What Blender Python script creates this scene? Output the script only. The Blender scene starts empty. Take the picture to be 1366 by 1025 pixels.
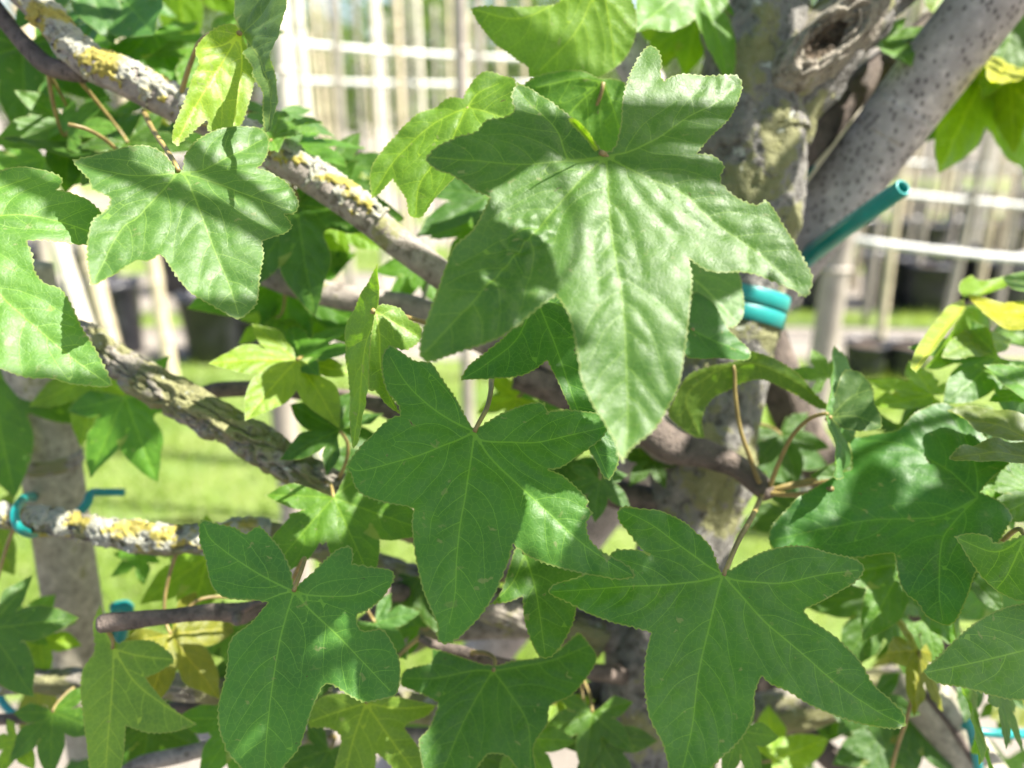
import bpy, math, random
import numpy as np
from mathutils import Vector, Matrix
from mathutils.geometry import delaunay_2d_cdt

random.seed(7)
RNG = np.random.RandomState(11)
scene = bpy.context.scene
COL = scene.collection
rad = math.radians

# ------------------------------------------------------------------ camera
FPX = 1072.0                                  # focal length in photo pixels (1366 wide)
PITCH = rad(19.0)
CAMP = np.array([0.0, 0.0, 1.30])
cam = bpy.data.cameras.new('camera'); camo = bpy.data.objects.new('camera', cam); COL.objects.link(camo)
cam.sensor_width = 36.0; cam.lens = 36.0*FPX/1366.0
cam.clip_start = 0.01; cam.clip_end = 500
cam.dof.use_dof = True; cam.dof.focus_distance = 0.372; cam.dof.aperture_fstop = 4.4
camo.location = CAMP; camo.rotation_euler = (rad(90)-PITCH, 0, 0)
scene.camera = camo

# ------------------------------------------------------------------ sky, sun, exposure
SUN_EL, SUN_AZ = rad(58), rad(100)             # azimuth from +Y (behind the plant), positive = to the right
SUND = np.array([math.sin(SUN_AZ)*math.cos(SUN_EL), math.cos(SUN_AZ)*math.cos(SUN_EL), math.sin(SUN_EL)])
world = bpy.data.worlds.new('World'); scene.world = world; world.use_nodes = True
wn = world.node_tree; bg = wn.nodes['Background']
sky = wn.nodes.new('ShaderNodeTexSky'); sky.sky_type = 'NISHITA'; sky.sun_disc = False
sky.sun_elevation = SUN_EL; sky.sun_rotation = SUN_AZ; sky.dust_density = 2.5; sky.ozone_density = 1.0
wn.links.new(sky.outputs[0], bg.inputs[0]); bg.inputs[1].default_value = 0.08
sl = bpy.data.lights.new('sun', 'SUN'); sl.energy = 5.0; sl.angle = rad(0.53); sl.color = (1.0, 0.95, 0.86)
slo = bpy.data.objects.new('sun', sl); COL.objects.link(slo)
slo.rotation_euler = Vector(SUND).to_track_quat('Z', 'Y').to_euler(); slo.location = (0, 0, 6)
vs = scene.view_settings
vs.view_transform = 'Standard'; vs.look = 'None'; vs.exposure = 1.97; vs.gamma = 1.0; vs.use_curve_mapping = False

# ------------------------------------------------------------------ camera maths
CR = np.array([1.0, 0, 0])
CF = np.array([0, math.cos(PITCH), -math.sin(PITCH)])
CU = np.array([0, math.sin(PITCH), math.cos(PITCH)])
def ray(u, v): return CF + CR*((u-683.0)/FPX) + CU*((512.5-v)/FPX)
def P(u, v, d): return CAMP + ray(u, v)*d
def ground(u, v): r = ray(u, v); return CAMP + r*(-CAMP[2]/r[2])
def pix(p):
    q = np.asarray(p)-CAMP; z = q@CF
    return 683+FPX*(q@CR)/z, 512.5-FPX*(q@CU)/z, z

# ------------------------------------------------------------------ noise
_T = np.random.RandomState(3).rand(64, 64, 64)
def vnoise(p):
    p = np.asarray(p, float); i = np.floor(p).astype(int); f = p-i; f = f*f*(3-2*f)
    i0 = i & 63; i1 = (i+1) & 63
    x0, y0, z0 = i0[..., 0], i0[..., 1], i0[..., 2]; x1, y1, z1 = i1[..., 0], i1[..., 1], i1[..., 2]
    fx, fy, fz = f[..., 0], f[..., 1], f[..., 2]
    a = _T[x0, y0, z0]*(1-fx)+_T[x1, y0, z0]*fx; b = _T[x0, y1, z0]*(1-fx)+_T[x1, y1, z0]*fx
    c = _T[x0, y0, z1]*(1-fx)+_T[x1, y0, z1]*fx; d = _T[x0, y1, z1]*(1-fx)+_T[x1, y1, z1]*fx
    return ((a*(1-fy)+b*fy)*(1-fz)+(c*(1-fy)+d*fy)*fz)*2-1
def fbm(p, o=3):
    s = 0; a = 1.0; p = np.asarray(p, float)
    for k in range(o): s = s+a*vnoise(p*2**k+17.3*k); a *= .5
    return s

# ------------------------------------------------------------------ materials
class G:
    def __init__(s, name):
        s.m = bpy.data.materials.new(name); s.m.use_nodes = True; s.t = s.m.node_tree; s.t.nodes.clear()
        s.out = s.t.nodes.new('ShaderNodeOutputMaterial')
    def n(s, typ, ins=None, **props):
        nd = s.t.nodes.new('ShaderNode'+typ)
        for k, v in props.items(): setattr(nd, k, v)
        for k, v in (ins or {}).items():
            if isinstance(v, bpy.types.NodeSocket): s.t.links.new(v, nd.inputs[k])
            else: nd.inputs[k].default_value = v
        return nd
    def noise(s, vec, scale, detail=3, rough=.55, dist=0.0):
        return s.n('TexNoise', {'Vector': vec, 'Scale': scale, 'Detail': detail, 'Roughness': rough, 'Distortion': dist}).outputs['Fac']
    def step(s, v, a, b, lo=0.0, hi=1.0):
        return s.n('MapRange', {'Value': v, 'From Min': a, 'From Max': b, 'To Min': lo, 'To Max': hi}, interpolation_type='SMOOTHSTEP').outputs[0]
    def mul(s, a, b, op='MULTIPLY'): return s.n('Math', {0: a, 1: b}, operation=op).outputs[0]
    def mix(s, f, a, b, blend='MIX'):
        nd = s.t.nodes.new('ShaderNodeMix'); nd.data_type = 'RGBA'; nd.blend_type = blend
        for k, v in ((0, f), (6, a), (7, b)):
            if isinstance(v, bpy.types.NodeSocket): s.t.links.new(v, nd.inputs[k])
            else: nd.inputs[k].default_value = v if k == 0 else (v[0], v[1], v[2], 1)
        return nd.outputs[2]
    def bump(s, h, strength, dist, normal=None):
        i = {'Height': h, 'Strength': strength, 'Distance': dist}
        if normal is not None: i['Normal'] = normal
        return s.n('Bump', i).outputs[0]
    def end(s, sh): s.t.links.new(sh, s.out.inputs[0]); return s.m

def leaf_material():
    g = G('leaf')
    co = g.n('TexCoord').outputs['Object']; oi = g.n('ObjectInfo')
    off = g.n('VectorMath', {0: co, 1: g.n('CombineXYZ', {0: oi.outputs['Random'], 1: g.mul(oi.outputs['Random'], 3.7), 2: 0.0}).outputs[0]}, operation='ADD').outputs[0]
    base = oi.outputs['Color']
    vd = g.n('Attribute', attribute_name='vd').outputs['Fac']; ed = g.n('Attribute', attribute_name='ed').outputs['Fac']
    vein = g.step(vd, 0.35, 1.15, 1.0, 0.0); sd_ = g.n('Attribute', attribute_name='sd').outputs['Fac']; vein2 = g.step(sd_, 0.3, 1.3, 1.0, 0.0)
    halo = g.step(vd, 1.0, 6.0, 1.0, 0.0)
    n1 = g.noise(off, 28, 4); n2 = g.noise(off, 170, 3); n3 = g.noise(off, 900, 2)
    wob = g.n('VectorMath', {0: off, 1: g.n('VectorMath', {0: g.n('TexNoise', {'Vector': off, 'Scale': 300.0}).outputs['Color'], 'Scale': 0.0016}, operation='SCALE').outputs[0]}, operation='ADD').outputs[0]
    vor = g.n('TexVoronoi', {'Vector': wob, 'Scale': 300.0}, feature='DISTANCE_TO_EDGE', voronoi_dimensions='2D').outputs['Distance']
    ter = g.step(vor, 0.0, 0.07, 1.0, 0.0)
    c = g.mix(g.step(n1, .3, .72), base, g.mix(1.0, base, (.68, .74, .72), 'MULTIPLY'))
    c = g.mix(g.mul(g.step(n2, .40, .72), .22), c, g.mix(1.0, base, (1.4, 1.25, 1.1), 'MULTIPLY'))
    lite = g.mix(1.0, g.mix(1.0, base, (2.1, 1.65, 1.6), 'MULTIPLY'), (.018, .02, .004), 'ADD')
    c = g.mix(g.mul(halo, .12), c, lite)
    c = g.mix(g.mul(ter, .28), c, lite)
    c = g.mix(g.mul(vein2, .58), c, lite)
    c = g.mix(g.mul(vein, .68), c, lite)
    # pale scars and brown specks (insect damage)
    wob2 = g.n('VectorMath', {0: off, 1: g.n('VectorMath', {0: g.n('TexNoise', {'Vector': off, 'Scale': 140.0, 'Detail': 3.0}).outputs['Color'], 'Scale': 0.012}, operation='SCALE').outputs[0]}, operation='ADD').outputs[0]
    sp = g.n('TexVoronoi', {'Vector': g.n('VectorMath', {0: wob2, 1: (1.0, 1.9, 1.0)}, operation='MULTIPLY').outputs[0], 'Scale': 95.0, 'Randomness': 1.0}, voronoi_dimensions='2D')
    spc = g.n('SeparateColor', {0: sp.outputs['Color']})
    lim = g.mul(g.step(spc.outputs[2], 0, 1, .02, .16), 1.0)
    blot = g.mul(g.mul(g.step(g.n('Math', {0: sp.outputs['Distance'], 1: lim}, operation='SUBTRACT').outputs[0], -.05, .04, 1.0, 0.0), g.step(spc.outputs[0], .66, .70)), g.step(spc.outputs[1], .1, .9, .15, .62))
    c = g.mix(blot, c, (.19, .21, .09))
    c = g.mix(g.mul(g.mul(g.step(sp.outputs['Distance'], .02, .07, 1.0, 0.0), g.step(spc.outputs[1], .965, .97)), .9), c, (.06, .04, .02))
    rim = g.step(ed, 0.25, 0.75, 1.0, 0.0)
    c = g.mix(g.mul(rim, .55), c, (.22, .25, .07))
    h = g.n('Math', {0: g.mul(ter, -.06), 1: g.mul(n2, .8)}, operation='ADD').outputs[0]
    h = g.n('Math', {0: h, 1: g.mul(n3, .28)}, operation='ADD').outputs[0]
    nb = g.bump(h, .65, .0007)
    pr = g.n('BsdfPrincipled', {'Base Color': c, 'Roughness': g.step(n2, .2, .8, .43, .57), 'Specular IOR Level': .5, 'Normal': nb})
    tc = g.mix(1.0, c, (1.9, 2.15, .55), 'MULTIPLY')
    tr = g.n('BsdfTranslucent', {'Color': tc, 'Normal': nb})
    mx = g.n('MixShader', {0: .46, 1: pr.outputs[0], 2: tr.outputs[0]})
    return g.end(mx.outputs[0])

def bark_material(name, c1, c2, dark, lichen=(.5, .5), spots=0.0, bump=.6, sc=1.0, coat=.0):
    g = G(name); co = g.n('TexCoord').outputs['Object']
    n1 = g.noise(co, 26*sc, 5, .6); n2 = g.noise(co, 120*sc, 4, .65); n3 = g.noise(co, 480*sc, 3)
    c = g.mix(g.step(n1, .3, .7), c1, c2)
    c = g.mix(g.step(n2, .50, .72), c, g.mix(1.0, c, (1.45, 1.42, 1.4), 'MULTIPLY'))
    c = g.mix(g.mul(g.step(n2, .34, .5, 1.0, 0.0), .8), c, dark)
    if lichen[0] < 1:
        m = g.step(g.n('Math', {0: n1, 1: g.mul(n2, .35)}, operation='ADD').outputs[0], lichen[0]+.17, lichen[0]+.24)
        c = g.mix(g.mul(m, .8), c, (.16, .16, .055))
    if lichen[1] < 1:
        n4 = g.noise(g.n('VectorMath', {0: co, 1: (3.1, 1.7, 5.5)}, operation='ADD').outputs[0], 60*sc, 5, .65)
        c = g.mix(g.mul(g.step(n4, lichen[1]+.06, lichen[1]+.12), .75), c, (.40, .42, .38))
    if spots > 0:
        v = g.n('TexVoronoi', {'Vector': g.n('VectorMath', {0: co, 1: (1.0, 1.0, .7)}, operation='MULTIPLY').outputs[0], 'Scale': 235.0})
        k = g.step(g.n('SeparateColor', {0: v.outputs['Color']}).outputs[0], .22, .26)
        c = g.mix(g.mul(g.mul(g.step(v.outputs['Distance'], .26, .42, 1.0, 0.0), k), spots), c, (.035, .028, .028))
    h = g.n('Math', {0: n2, 1: g.mul(n3, .5)}, operation='ADD').outputs[0]
    pr = g.n('BsdfPrincipled', {'Base Color': c, 'Roughness': .82-coat, 'Specular IOR Level': .3, 'Normal': g.bump(h, bump, .003)})
    return g.end(pr.outputs[0])

def simple(name, col, rough=.6, var=.25, scale=30, bump=0.0, spec=.4, trans=None):
    g = G(name); co = g.n('TexCoord').outputs['Object']; n = g.noise(co, scale, 4)
    c = g.mix(g.step(n, .3, .7), tuple(x*(1-var) for x in col), tuple(x*(1+var) for x in col))
    ins = {'Base Color': c, 'Roughness': rough, 'Specular IOR Level': spec}
    if bump: ins['Normal'] = g.bump(n, bump, .01)
    sh = g.n('BsdfPrincipled', ins).outputs[0]
    if trans: sh = g.n('MixShader', {0: .45, 1: sh, 2: g.n('BsdfTranslucent', {'Color': (*trans, 1)}).outputs[0]}).outputs[0]
    return g.end(sh)

M_LEAF = leaf_material()
M_TRUNK = bark_material('trunk_bark', (.13, .122, .110), (.20, .19, .178), (.05, .043, .034), (.50, .57), 0, 1.0)
M_BRANCH = bark_material('branch_bark', (.17, .145, .125), (.25, .225, .20), (.08, .065, .05), (.58, .6), 0, .5)
M_DARK = bark_material('dark_branch_bark', (.075, .058, .048), (.12, .095, .08), (.035, .028, .024), (.7, .66), 0, .6)
M_CRACK = bark_material('cracked_bark', (.19, .17, .14), (.27, .245, .21), (.06, .05, .035), (.47, .56), 0, .9, 1.3)
M_CANE = bark_material('speckled_cane', (.29, .26, .255), (.34, .305, .30), (.24, .21, .205), (.95, .95), .62, .12, .6)
M_POST = bark_material('weathered_post', (.25, .23, .175), (.31, .285, .22), (.17, .15, .11), (.62, .8), 0, .3, 1.2)
M_PET = simple('petiole_skin', (.20, .15, .05), .5, .35, 60)
M_TEAL = simple('teal_plastic', (.004, .19, .175), .38, .12, 40, 0, .5)
M_HOLLOW = bark_material('hollow_wood', (.05, .036, .024), (.10, .075, .05), (.02, .014, .01), (.99, .99), 0, .9, 1.5)
M_CALLUS = bark_material('wound_callus', (.17, .15, .12), (.26, .23, .185), (.06, .045, .03), (.62, .8), 0, .9, 1.2)
def lichen_material():
    g = G('lichen_crust'); co = g.n('TexCoord').outputs['Object']
    n1 = g.noise(co, 55, 4); n2 = g.noise(co, 260, 3)
    c = g.mix(g.step(n1, .49, .57), (.25, .245, .20), (.25, .21, .04))
    c = g.mix(g.step(n2, .5, .7), c, g.mix(1.0, c, (.55, .55, .5), 'MULTIPLY'))
    return g.end(g.n('BsdfPrincipled', {'Base Color': c, 'Roughness': .9, 'Normal': g.bump(n2, .7, .002)}).outputs[0])
M_LICHEN = lichen_material()

# ------------------------------------------------------------------ object helpers
def mesh_obj(name, V, F, mat, parent=None, origin=(0, 0, 0), smooth=True):
    o3 = np.asarray(origin, float)
    me = bpy.data.meshes.new(name); me.from_pydata([tuple(v) for v in np.asarray(V)-o3], [], F); me.update()
    if smooth: me.polygons.foreach_set('use_smooth', [True]*len(me.polygons))
    me.materials.append(mat)
    ob = bpy.data.objects.new(name, me); COL.objects.link(ob)
    if parent is not None:
        ob.parent = parent; ob.location = Vector(o3) - Vector(parent['_w'])
    else: ob.location = o3
    ob['_w'] = [float(x) for x in o3]
    return ob
def empty(name, loc):
    o = bpy.data.objects.new(name, None); COL.objects.link(o); o.location = loc; o['_w'] = [float(x) for x in loc]
    o.empty_display_size = .05
    return o
def tag(o, label=None, cat=None, group=None, kind=None):
    if label: o['label'] = label
    if cat: o['category'] = cat
    if group: o['group'] = group
    if kind: o['kind'] = kind
    return o

def spline(pts, step):
    """Catmull-Rom through rows of pts (any number of columns), resampled about every `step` (first three columns)."""
    p = np.asarray(pts, float)
    if len(p) < 3: q = [p[0]+(p[1]-p[0])*t for t in np.linspace(0, 1, 12)]
    else:
        e = np.vstack([2*p[0]-p[1], p, 2*p[-1]-p[-2]]); q = []
        for i in range(1, len(e)-2):
            for t in np.linspace(0, 1, 14, endpoint=False):
                a, b, c, d = e[i-1:i+3]
                q.append(.5*((2*b)+(c-a)*t+(2*a-5*b+4*c-d)*t*t+(3*b-a-3*c+d)*t**3))
        q.append(p[-1])
    q = np.array(q); L = np.r_[0, np.cumsum(np.linalg.norm(np.diff(q[:, :3], axis=0), axis=1))]
    n = max(3, int(L[-1]/step)+1); s = np.linspace(0, L[-1], n)
    return np.column_stack([np.interp(s, L, q[:, k]) for k in range(q.shape[1])]), s

def frames(c):
    t = np.gradient(c, axis=0); t /= np.linalg.norm(t, axis=1)[:, None]+1e-12
    ref = np.array([0, 0, 1.0]) if abs(t[0, 2]) < .9 else np.array([1.0, 0, 0])
    n = np.cross(t[0], ref); n /= np.linalg.norm(n); N = [n]
    for i in range(1, len(c)):
        n = N[-1]-t[i]*(N[-1]@t[i]); n /= np.linalg.norm(n); N.append(n)
    N = np.array(N); return t, N, np.cross(t, N)

def tube_geo(path, segs=24, step=.004, amp=0.0, scale=80, stretch=3.0, rid=0.0, seed=0., caps=True):
    q, s = spline(path, step); c, r = q[:, :3], q[:, 3]
    t, n, b = frames(c); th = np.linspace(0, 2*math.pi, segs, endpoint=False)
    d = np.cos(th)[None, :, None]*n[:, None]+np.sin(th)[None, :, None]*b[:, None]
    cyl = np.stack([np.cos(th)[None]*r[:, None], np.sin(th)[None]*r[:, None], np.repeat(s[:, None]/stretch, segs, 1)], -1)
    rr = np.repeat(r[:, None], segs, 1).copy()
    if amp: rr += amp*fbm(cyl*scale+seed, 4)
    if rid: rr -= rid*np.clip(1-np.abs(fbm(cyl*scale*1.4+seed+9, 2))*3.2, 0, 1)
    V = c[:, None]+d*rr[..., None]; m = len(c)
    F = [(i*segs+j, i*segs+(j+1) % segs, (i+1)*segs+(j+1) % segs, (i+1)*segs+j) for i in range(m-1) for j in range(segs)]
    V = V.reshape(-1, 3)
    if caps:
        k = len(V); V = np.vstack([V, c[0]-t[0]*r[0]*.25, c[-1]+t[-1]*r[-1]*.25])
        F += [(k, (j+1) % segs, j) for j in range(segs)]
        F += [(k+1, (m-1)*segs+j, (m-1)*segs+(j+1) % segs) for j in range(segs)]
    return V, F, (c, r, n, b, s)
def tube(name, path, mat, parent=None, **kw):
    V, F, info = tube_geo(path, **kw)
    return mesh_obj(name, V, F, mat, parent, origin=info[0][0]), info
def pxpath(rows): return [(*P(u, v, d), rp*d/FPX) for u, v, d, rp in rows]

def lichen_on(ob, info, cover=.1, side=(-.1, -.5, .8), seed=1., thick=.0016, length=(0, 1)):
    c, r, n, b, s = info; sd = np.array(side)/np.linalg.norm(side)
    i0, i1 = int(len(c)*length[0]), int(len(c)*length[1])
    rows, s2 = spline(np.column_stack([c[i0:i1], r[i0:i1]])[::3], .0011)
    cc, r2 = rows[:, :3], rows[:, 3]; t, nn, bb = frames(cc); segs = 84
    th = np.linspace(0, 2*math.pi, segs, endpoint=False)
    d = np.cos(th)[None, :, None]*nn[:, None]+np.sin(th)[None, :, None]*bb[:, None]
    cyl = np.stack([np.cos(th)[None]*r2[:, None], np.sin(th)[None]*r2[:, None], np.repeat(s2[:, None], segs, 1)], -1)
    mk = .65*fbm(cyl*75+seed, 2)+.75*fbm(cyl*240+seed, 3)+1.0*((d@sd)-.5)+cover
    hh = np.clip(mk*2.2, -.5, 1)*thick + np.where(mk > 0, .0013*fbm(cyl*520+seed, 2), 0)
    V = (cc[:, None]+d*(r2[:, None]+hh+.0003)[..., None]).reshape(-1, 3); m = len(cc); F = []
    ok = mk > -.12
    for i in range(m-1):
        for j in range(segs):
            k = (j+1) % segs
            if ok[i, j] and ok[i, k] and ok[i+1, j] and ok[i+1, k]: F.append((i*segs+j, i*segs+k, (i+1)*segs+k, (i+1)*segs+j))
    used = sorted({x for f in F for x in f}); mp = {x: i for i, x in enumerate(used)}
    if not used: return
    mesh_obj('lichen', V[used], [tuple(mp[x] for x in f) for f in F], M_LICHEN, ob, origin=ob['_w'])

# ================================================================== SETTING
g = G('ground'); co = g.n('TexCoord').outputs['Object']
n1 = g.noise(co, 1.6, 5); n2 = g.noise(co, 45, 4, .7)
c = g.mix(g.step(n1, .35, .65), (.15, .13, .105), (.22, .195, .165)); c = g.mix(g.step(n2, .45, .7), c, (.17, .15, .12))
M_GROUND = g.end(g.n('BsdfPrincipled', {'Base Color': c, 'Roughness': .95, 'Normal': g.bump(n2, .8, .02)}).outputs[0])
g = G('turf'); co = g.n('TexCoord').outputs['Object']; n1 = g.noise(co, 2.4, 5); n2 = g.noise(co, 60, 4, .7)
c = g.mix(g.step(n1, .3, .7), (.10, .17, .03), (.17, .22, .05)); c = g.mix(g.step(n2, .5, .72), c, (.17, .14, .08))
M_TURF = g.end(g.n('BsdfPrincipled', {'Base Color': c, 'Roughness': .95, 'Normal': g.bump(n2, .8, .02)}).outputs[0])
S = 220.0
tag(mesh_obj('ground', [(-S, -S, 0), (S, -S, 0), (S, S, 0), (-S, S, 0)], [(0, 1, 2, 3)], M_GROUND), kind='structure')
STRIPS = [(1.55, 2.32), (2.38, 4.15), (4.85, 5.25), (6.6, 7.9), (9.4, 10.6), (13, 16)]
for k, (y0, y1) in enumerate(STRIPS):
    xs = np.linspace(-9-2*k, 9+2*k, 60)
    a = [(x, y0+.10*vnoise((x*2.1, k*7.7, .3)), .004) for x in xs]; b = [(x, y1+.10*vnoise((x*1.9, k*5.1, 4.3)), .004) for x in xs]
    tag(mesh_obj('turf_strip', a+b, [(i, i+1, 61+i, 60+i) for i in range(59)], M_TURF), kind='structure')
M_GRASS = simple('grass_blades', (.15, .22, .035), .6, .3, 3, 0, .3, trans=(.40, .55, .06))
V = []; F = []
for k, (y0, y1) in enumerate(STRIPS[:5]):
    n = (16000, 22000, 6000, 9000, 6000)[k]
    y = RNG.uniform(y0, y1, n); hw = y*.78+.3; x = RNG.uniform(-1, 1, n)*hw
    patch = fbm(np.stack([x*1.7, y*1.7, np.full(n, k*3.)], -1), 2)
    h = RNG.uniform(.025, .06, n)*(1+.7*patch)*(1+.1*y/4); ang = RNG.uniform(0, 6.28, n); w = .0022+.0012*y/3
    lx = RNG.normal(0, .45, n)*h; ly = RNG.normal(0, .45, n)*h
    for i in range(n):
        if h[i] < .012: continue
        dx, dy = math.cos(ang[i])*w[i], math.sin(ang[i])*w[i]; q = len(V)
        V += [(x[i]-dx, y[i]-dy, .003), (x[i]+dx, y[i]+dy, .003), (x[i]+lx[i], y[i]+ly[i], h[i])]; F.append((q, q+1, q+2))
tag(mesh_obj('grass', V, F, M_GRASS, smooth=False), 'short bright green grass growing in strips between the rows of pots', 'grass', kind='stuff')

# ------------------------------------------------------------------ nursery background: canes, tapes, pots, trees
M_BAMB = simple('pale_bamboo', (.52, .44, .30), .55, .25, 14)
M_BAMBG = simple('grey_bamboo', (.31, .275, .225), .6, .2, 14)
M_BAMBW = simple('bleached_bamboo', (.66, .60, .49), .5, .12, 14)
M_TAPE = simple('white_rail', (.58, .58, .54), .5, .06, 8)
M_POT = simple('black_plastic', (.022, .022, .027), .42, .3, 12, .3, .5)
M_SOIL = simple('potting_soil', (.07, .05, .035), .95, .4, 60, .6)

def cane(u, v, d, r, mat, label, group, lean=0.0, h=2.4, leany=0.0):
    p = P(u, v, d); z = p[2]
    def at(zz): return (p[0]+lean*(zz-z), p[1]+leany*(zz-z), zz)
    b0 = at(0.0); rows = []; nn = 8
    for i in range(nn+1): rows.append((*at(-.03+(h+.03)*i/nn), r*(1.06-.18*i/nn)))
    root = empty('bamboo_cane', b0)
    q = np.array(rows)
    V, F, info = tube_geo(q, segs=12, step=.12)
    mesh_obj('culm', V, F, mat, root, origin=b0)
    for i in range(1, int(h/.28)):
        zz = i*.28+.05*random.random()
        pp = [(*at(zz-.008), r*1.0), (*at(zz), r*1.16), (*at(zz+.008), r*1.0)]
        V, F, info = tube_geo(pp, segs=12, step=.004, caps=False); mesh_obj('node_ring', V, F, mat, root, origin=b0)
    return tag(root, label, 'cane', group)

GC = 'bamboo canes in the rows behind the plant'
LP, LG, LW = 'pale bamboo cane standing upright in the rows of black pots', 'grey weathered bamboo cane among the rows of black pots', 'bleached white bamboo cane standing in the rows of black pots'
for u, d, r, m, lab in [(406, 3.9, .024, M_BAMBW, LW), (427, 5.5, .022, M_BAMB, LP), (452, 3.4, .019, M_BAMBG, LG), (440, 6.5, .02, M_BAMB, LP), (503, 4.6, .021, M_BAMBW, LW),
                        (533, 4.2, .022, M_BAMB, LP), (545, 7.5, .025, M_BAMBG, LG), (561, 4.9, .020, M_BAMBW, LW), (480, 8.0, .025, M_BAMBG, LG), (600, 6.3, .022, M_BAMB, LP),
                        (640, 3.6, .021, M_BAMBG, LG), (668, 5.2, .02, M_BAMB, LP), (700, 6.0, .02, M_BAMB, LP), (582, 9.5, .03, M_BAMBG, LG), (515, 10.5, .03, M_BAMBG, LG)]:
    cane(u, 120, d, r, m, lab, GC, lean=random.uniform(-.02, .02))
for k in range(16):
    cane(random.choice([random.uniform(395, 650), random.uniform(1120, 1366)]), 160, random.uniform(5, 9), random.uniform(.010, .016), random.choice([M_BAMB, M_BAMB, M_BAMBW]), 'thin pale bamboo cane standing among thicker canes in the far rows', GC, lean=random.uniform(-.04, .04), h=random.uniform(1.6, 2.2))
cane(381, 100, 2.6, .031, M_BAMBW, 'thick bleached bamboo cane rising behind the curled leaf at the lichen branch', None)
cane(615, 60, 2.1, .0185, M_BAMBG, 'thick dark grey bamboo cane directly behind the drooping leaf beside the big leaf', None)
cane(1112, 380, 2.3, .038, M_BAMBG, 'thick grey bamboo cane standing just beyond the teal banded trunk', None, lean=.02)
for u, d, r, m, lab in [(1150, 6.0, .022, M_BAMB, LP), (1172, 4.9, .021, M_BAMBG, LG), (1193, 4.05, .023, M_BAMB, LP), (1216, 6.8, .023, M_BAMBG, LG), (1232, 5.2, .02, M_BAMBG, LG), (1250, 7.4, .03, M_BAMB, LP),
                        (1271, 5.8, .022, M_BAMBG, LG), (1290, 4.4, .024, M_BAMBG, LG), (1306, 6.6, .022, M_BAMBW, LW), (1322, 5.0, .022, M_BAMB, LP), (1338, 7.2, .025, M_BAMBG, LG), (1352, 4.7, .022, M_BAMBG, LG),
                        (1376, 6.1, .022, M_BAMB, LP), (1135, 8.2, .026, M_BAMBG, LG), (1205, 9.0, .03, M_BAMB, LP), (1262, 9.6, .03, M_BAMB, LP), (1345, 9.8, .03, M_BAMB, LP)]:
    cane(u, 300, d, r, m, lab, GC, lean=random.uniform(-.03, .05))
cane(98, 390, 3.6, .034, M_BAMBW, 'bleached bamboo cane leaning between the grey post and the sunlit leaves', None, lean=-.14)
cane(133, 400, 3.9, .040, M_BAMB, 'pale cream bamboo cane leaning beside another behind the sunlit leaves', None, lean=-.10)
cane(212, 400, 3.6, .028, M_BAMB, 'pale bamboo cane standing on the gravel before two black pots', None, lean=-.02)
cane(66, 380, 3.2, .022, M_BAMBG, LG, GC); cane(300, 380, 6.0, .022, M_BAMB, LP, GC); cane(20, 600, 3.4, .02, M_BAMBG, LG, GC)
cane(386, 620, 1.5, .026, M_BAMBG, 'grey bamboo cane standing on the grass below the cracked branch', None, h=1.02)

def tape(a, b, hh, label):
    a, b = P(*a), P(*b); N = 8
    rows = [(*(a+(b-a)*i/N+np.array([0, 0, -.015*4*(i/N)*(1-i/N)])), hh*.5) for i in range(N+1)]
    V, F, _ = tube_geo(rows, segs=14, step=.1, amp=.001, scale=4)
    tag(mesh_obj('support_rail', V, F, M_TAPE, origin=a), label, 'rail', 'white rails tying the rows of canes')
tape((340, 52, 3.8), (700, 78, 4.5), .026, 'wide white rail stretched between canes below the pale treetops')
tape((330, 105, 4.6), (720, 112, 5.2), .03, 'lower white rail stretched between canes beside the drooping leaf')
tape((1040, 240, 4.6), (1500, 285, 4.5), .03, 'white rail between canes level with the tip of the teal tube')
tape((1135, 319, 3.1), (1520, 356, 3.0), .024, 'bright white rail low between canes just below the teal tube')
tape((1060, 205, 6.5), (1480, 232, 6.5), .03, 'white rail between far canes behind the hanging backlit leaf')

def pot(u, v, w, h, label=None, grp='black pots in the nursery rows'):
    p = ground(u, v); n = 22; root = empty('plant_pot', (p[0], p[1], 0)); prof = [(.80, 0), (.84, .02), (.92, .5), (1.0, .9), (1.05, .92), (1.05, 1.0), (.97, 1.0), (.95, .86)]
    V = []; F = []; sd = random.uniform(0, 50)
    for j, (rr, z) in enumerate(prof):
        for i in range(n):
            a = 2*math.pi*i/n; q = w*.5*rr*(1+.06*vnoise((math.cos(a)*2+sd, math.sin(a)*2, z*3)))
            V.append((p[0]+q*math.cos(a), p[1]+q*math.sin(a), .005+h*z*(1+.05*vnoise((math.cos(a)*1.5+sd, math.sin(a)*1.5, 8.)))))
    for j in range(len(prof)-1):
        for i in range(n): F.append((j*n+i, j*n+(i+1) % n, (j+1)*n+(i+1) % n, (j+1)*n+i))
    F.append(tuple(range(n))[::-1])
    mesh_obj('pot_wall', V, F, M_POT, root, origin=(p[0], p[1], 0))
    V = [(p[0], p[1], h*.9)]+[(p[0]+w*.475*math.cos(2*math.pi*i/n), p[1]+w*.475*math.sin(2*math.pi*i/n), h*.87) for i in range(n)]
    mesh_obj('soil', V, [(0, 1+i, 1+(i+1) % n) for i in range(n)], M_SOIL, root, origin=(p[0], p[1], 0))
    return tag(root, label or 'black plastic plant pot standing in the rows of canes', 'pot', grp)
pot(292, 478, .36, .36, 'large black pot on the gravel edge behind the hanging leaf tip', None)
pot(160, 470, .30, .40, 'black pot standing beside the pale leaning canes', None)
pot(345, 474, .26, .24); pot(60, 468, .34, .36)
pot(1150, 502, .21, .18, 'low sagging black pot on grass behind the upright curled leaf', None)
pot(1205, 503, .21, .17, 'low black pot touching its neighbour behind the yellow folded leaf', None)
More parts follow.
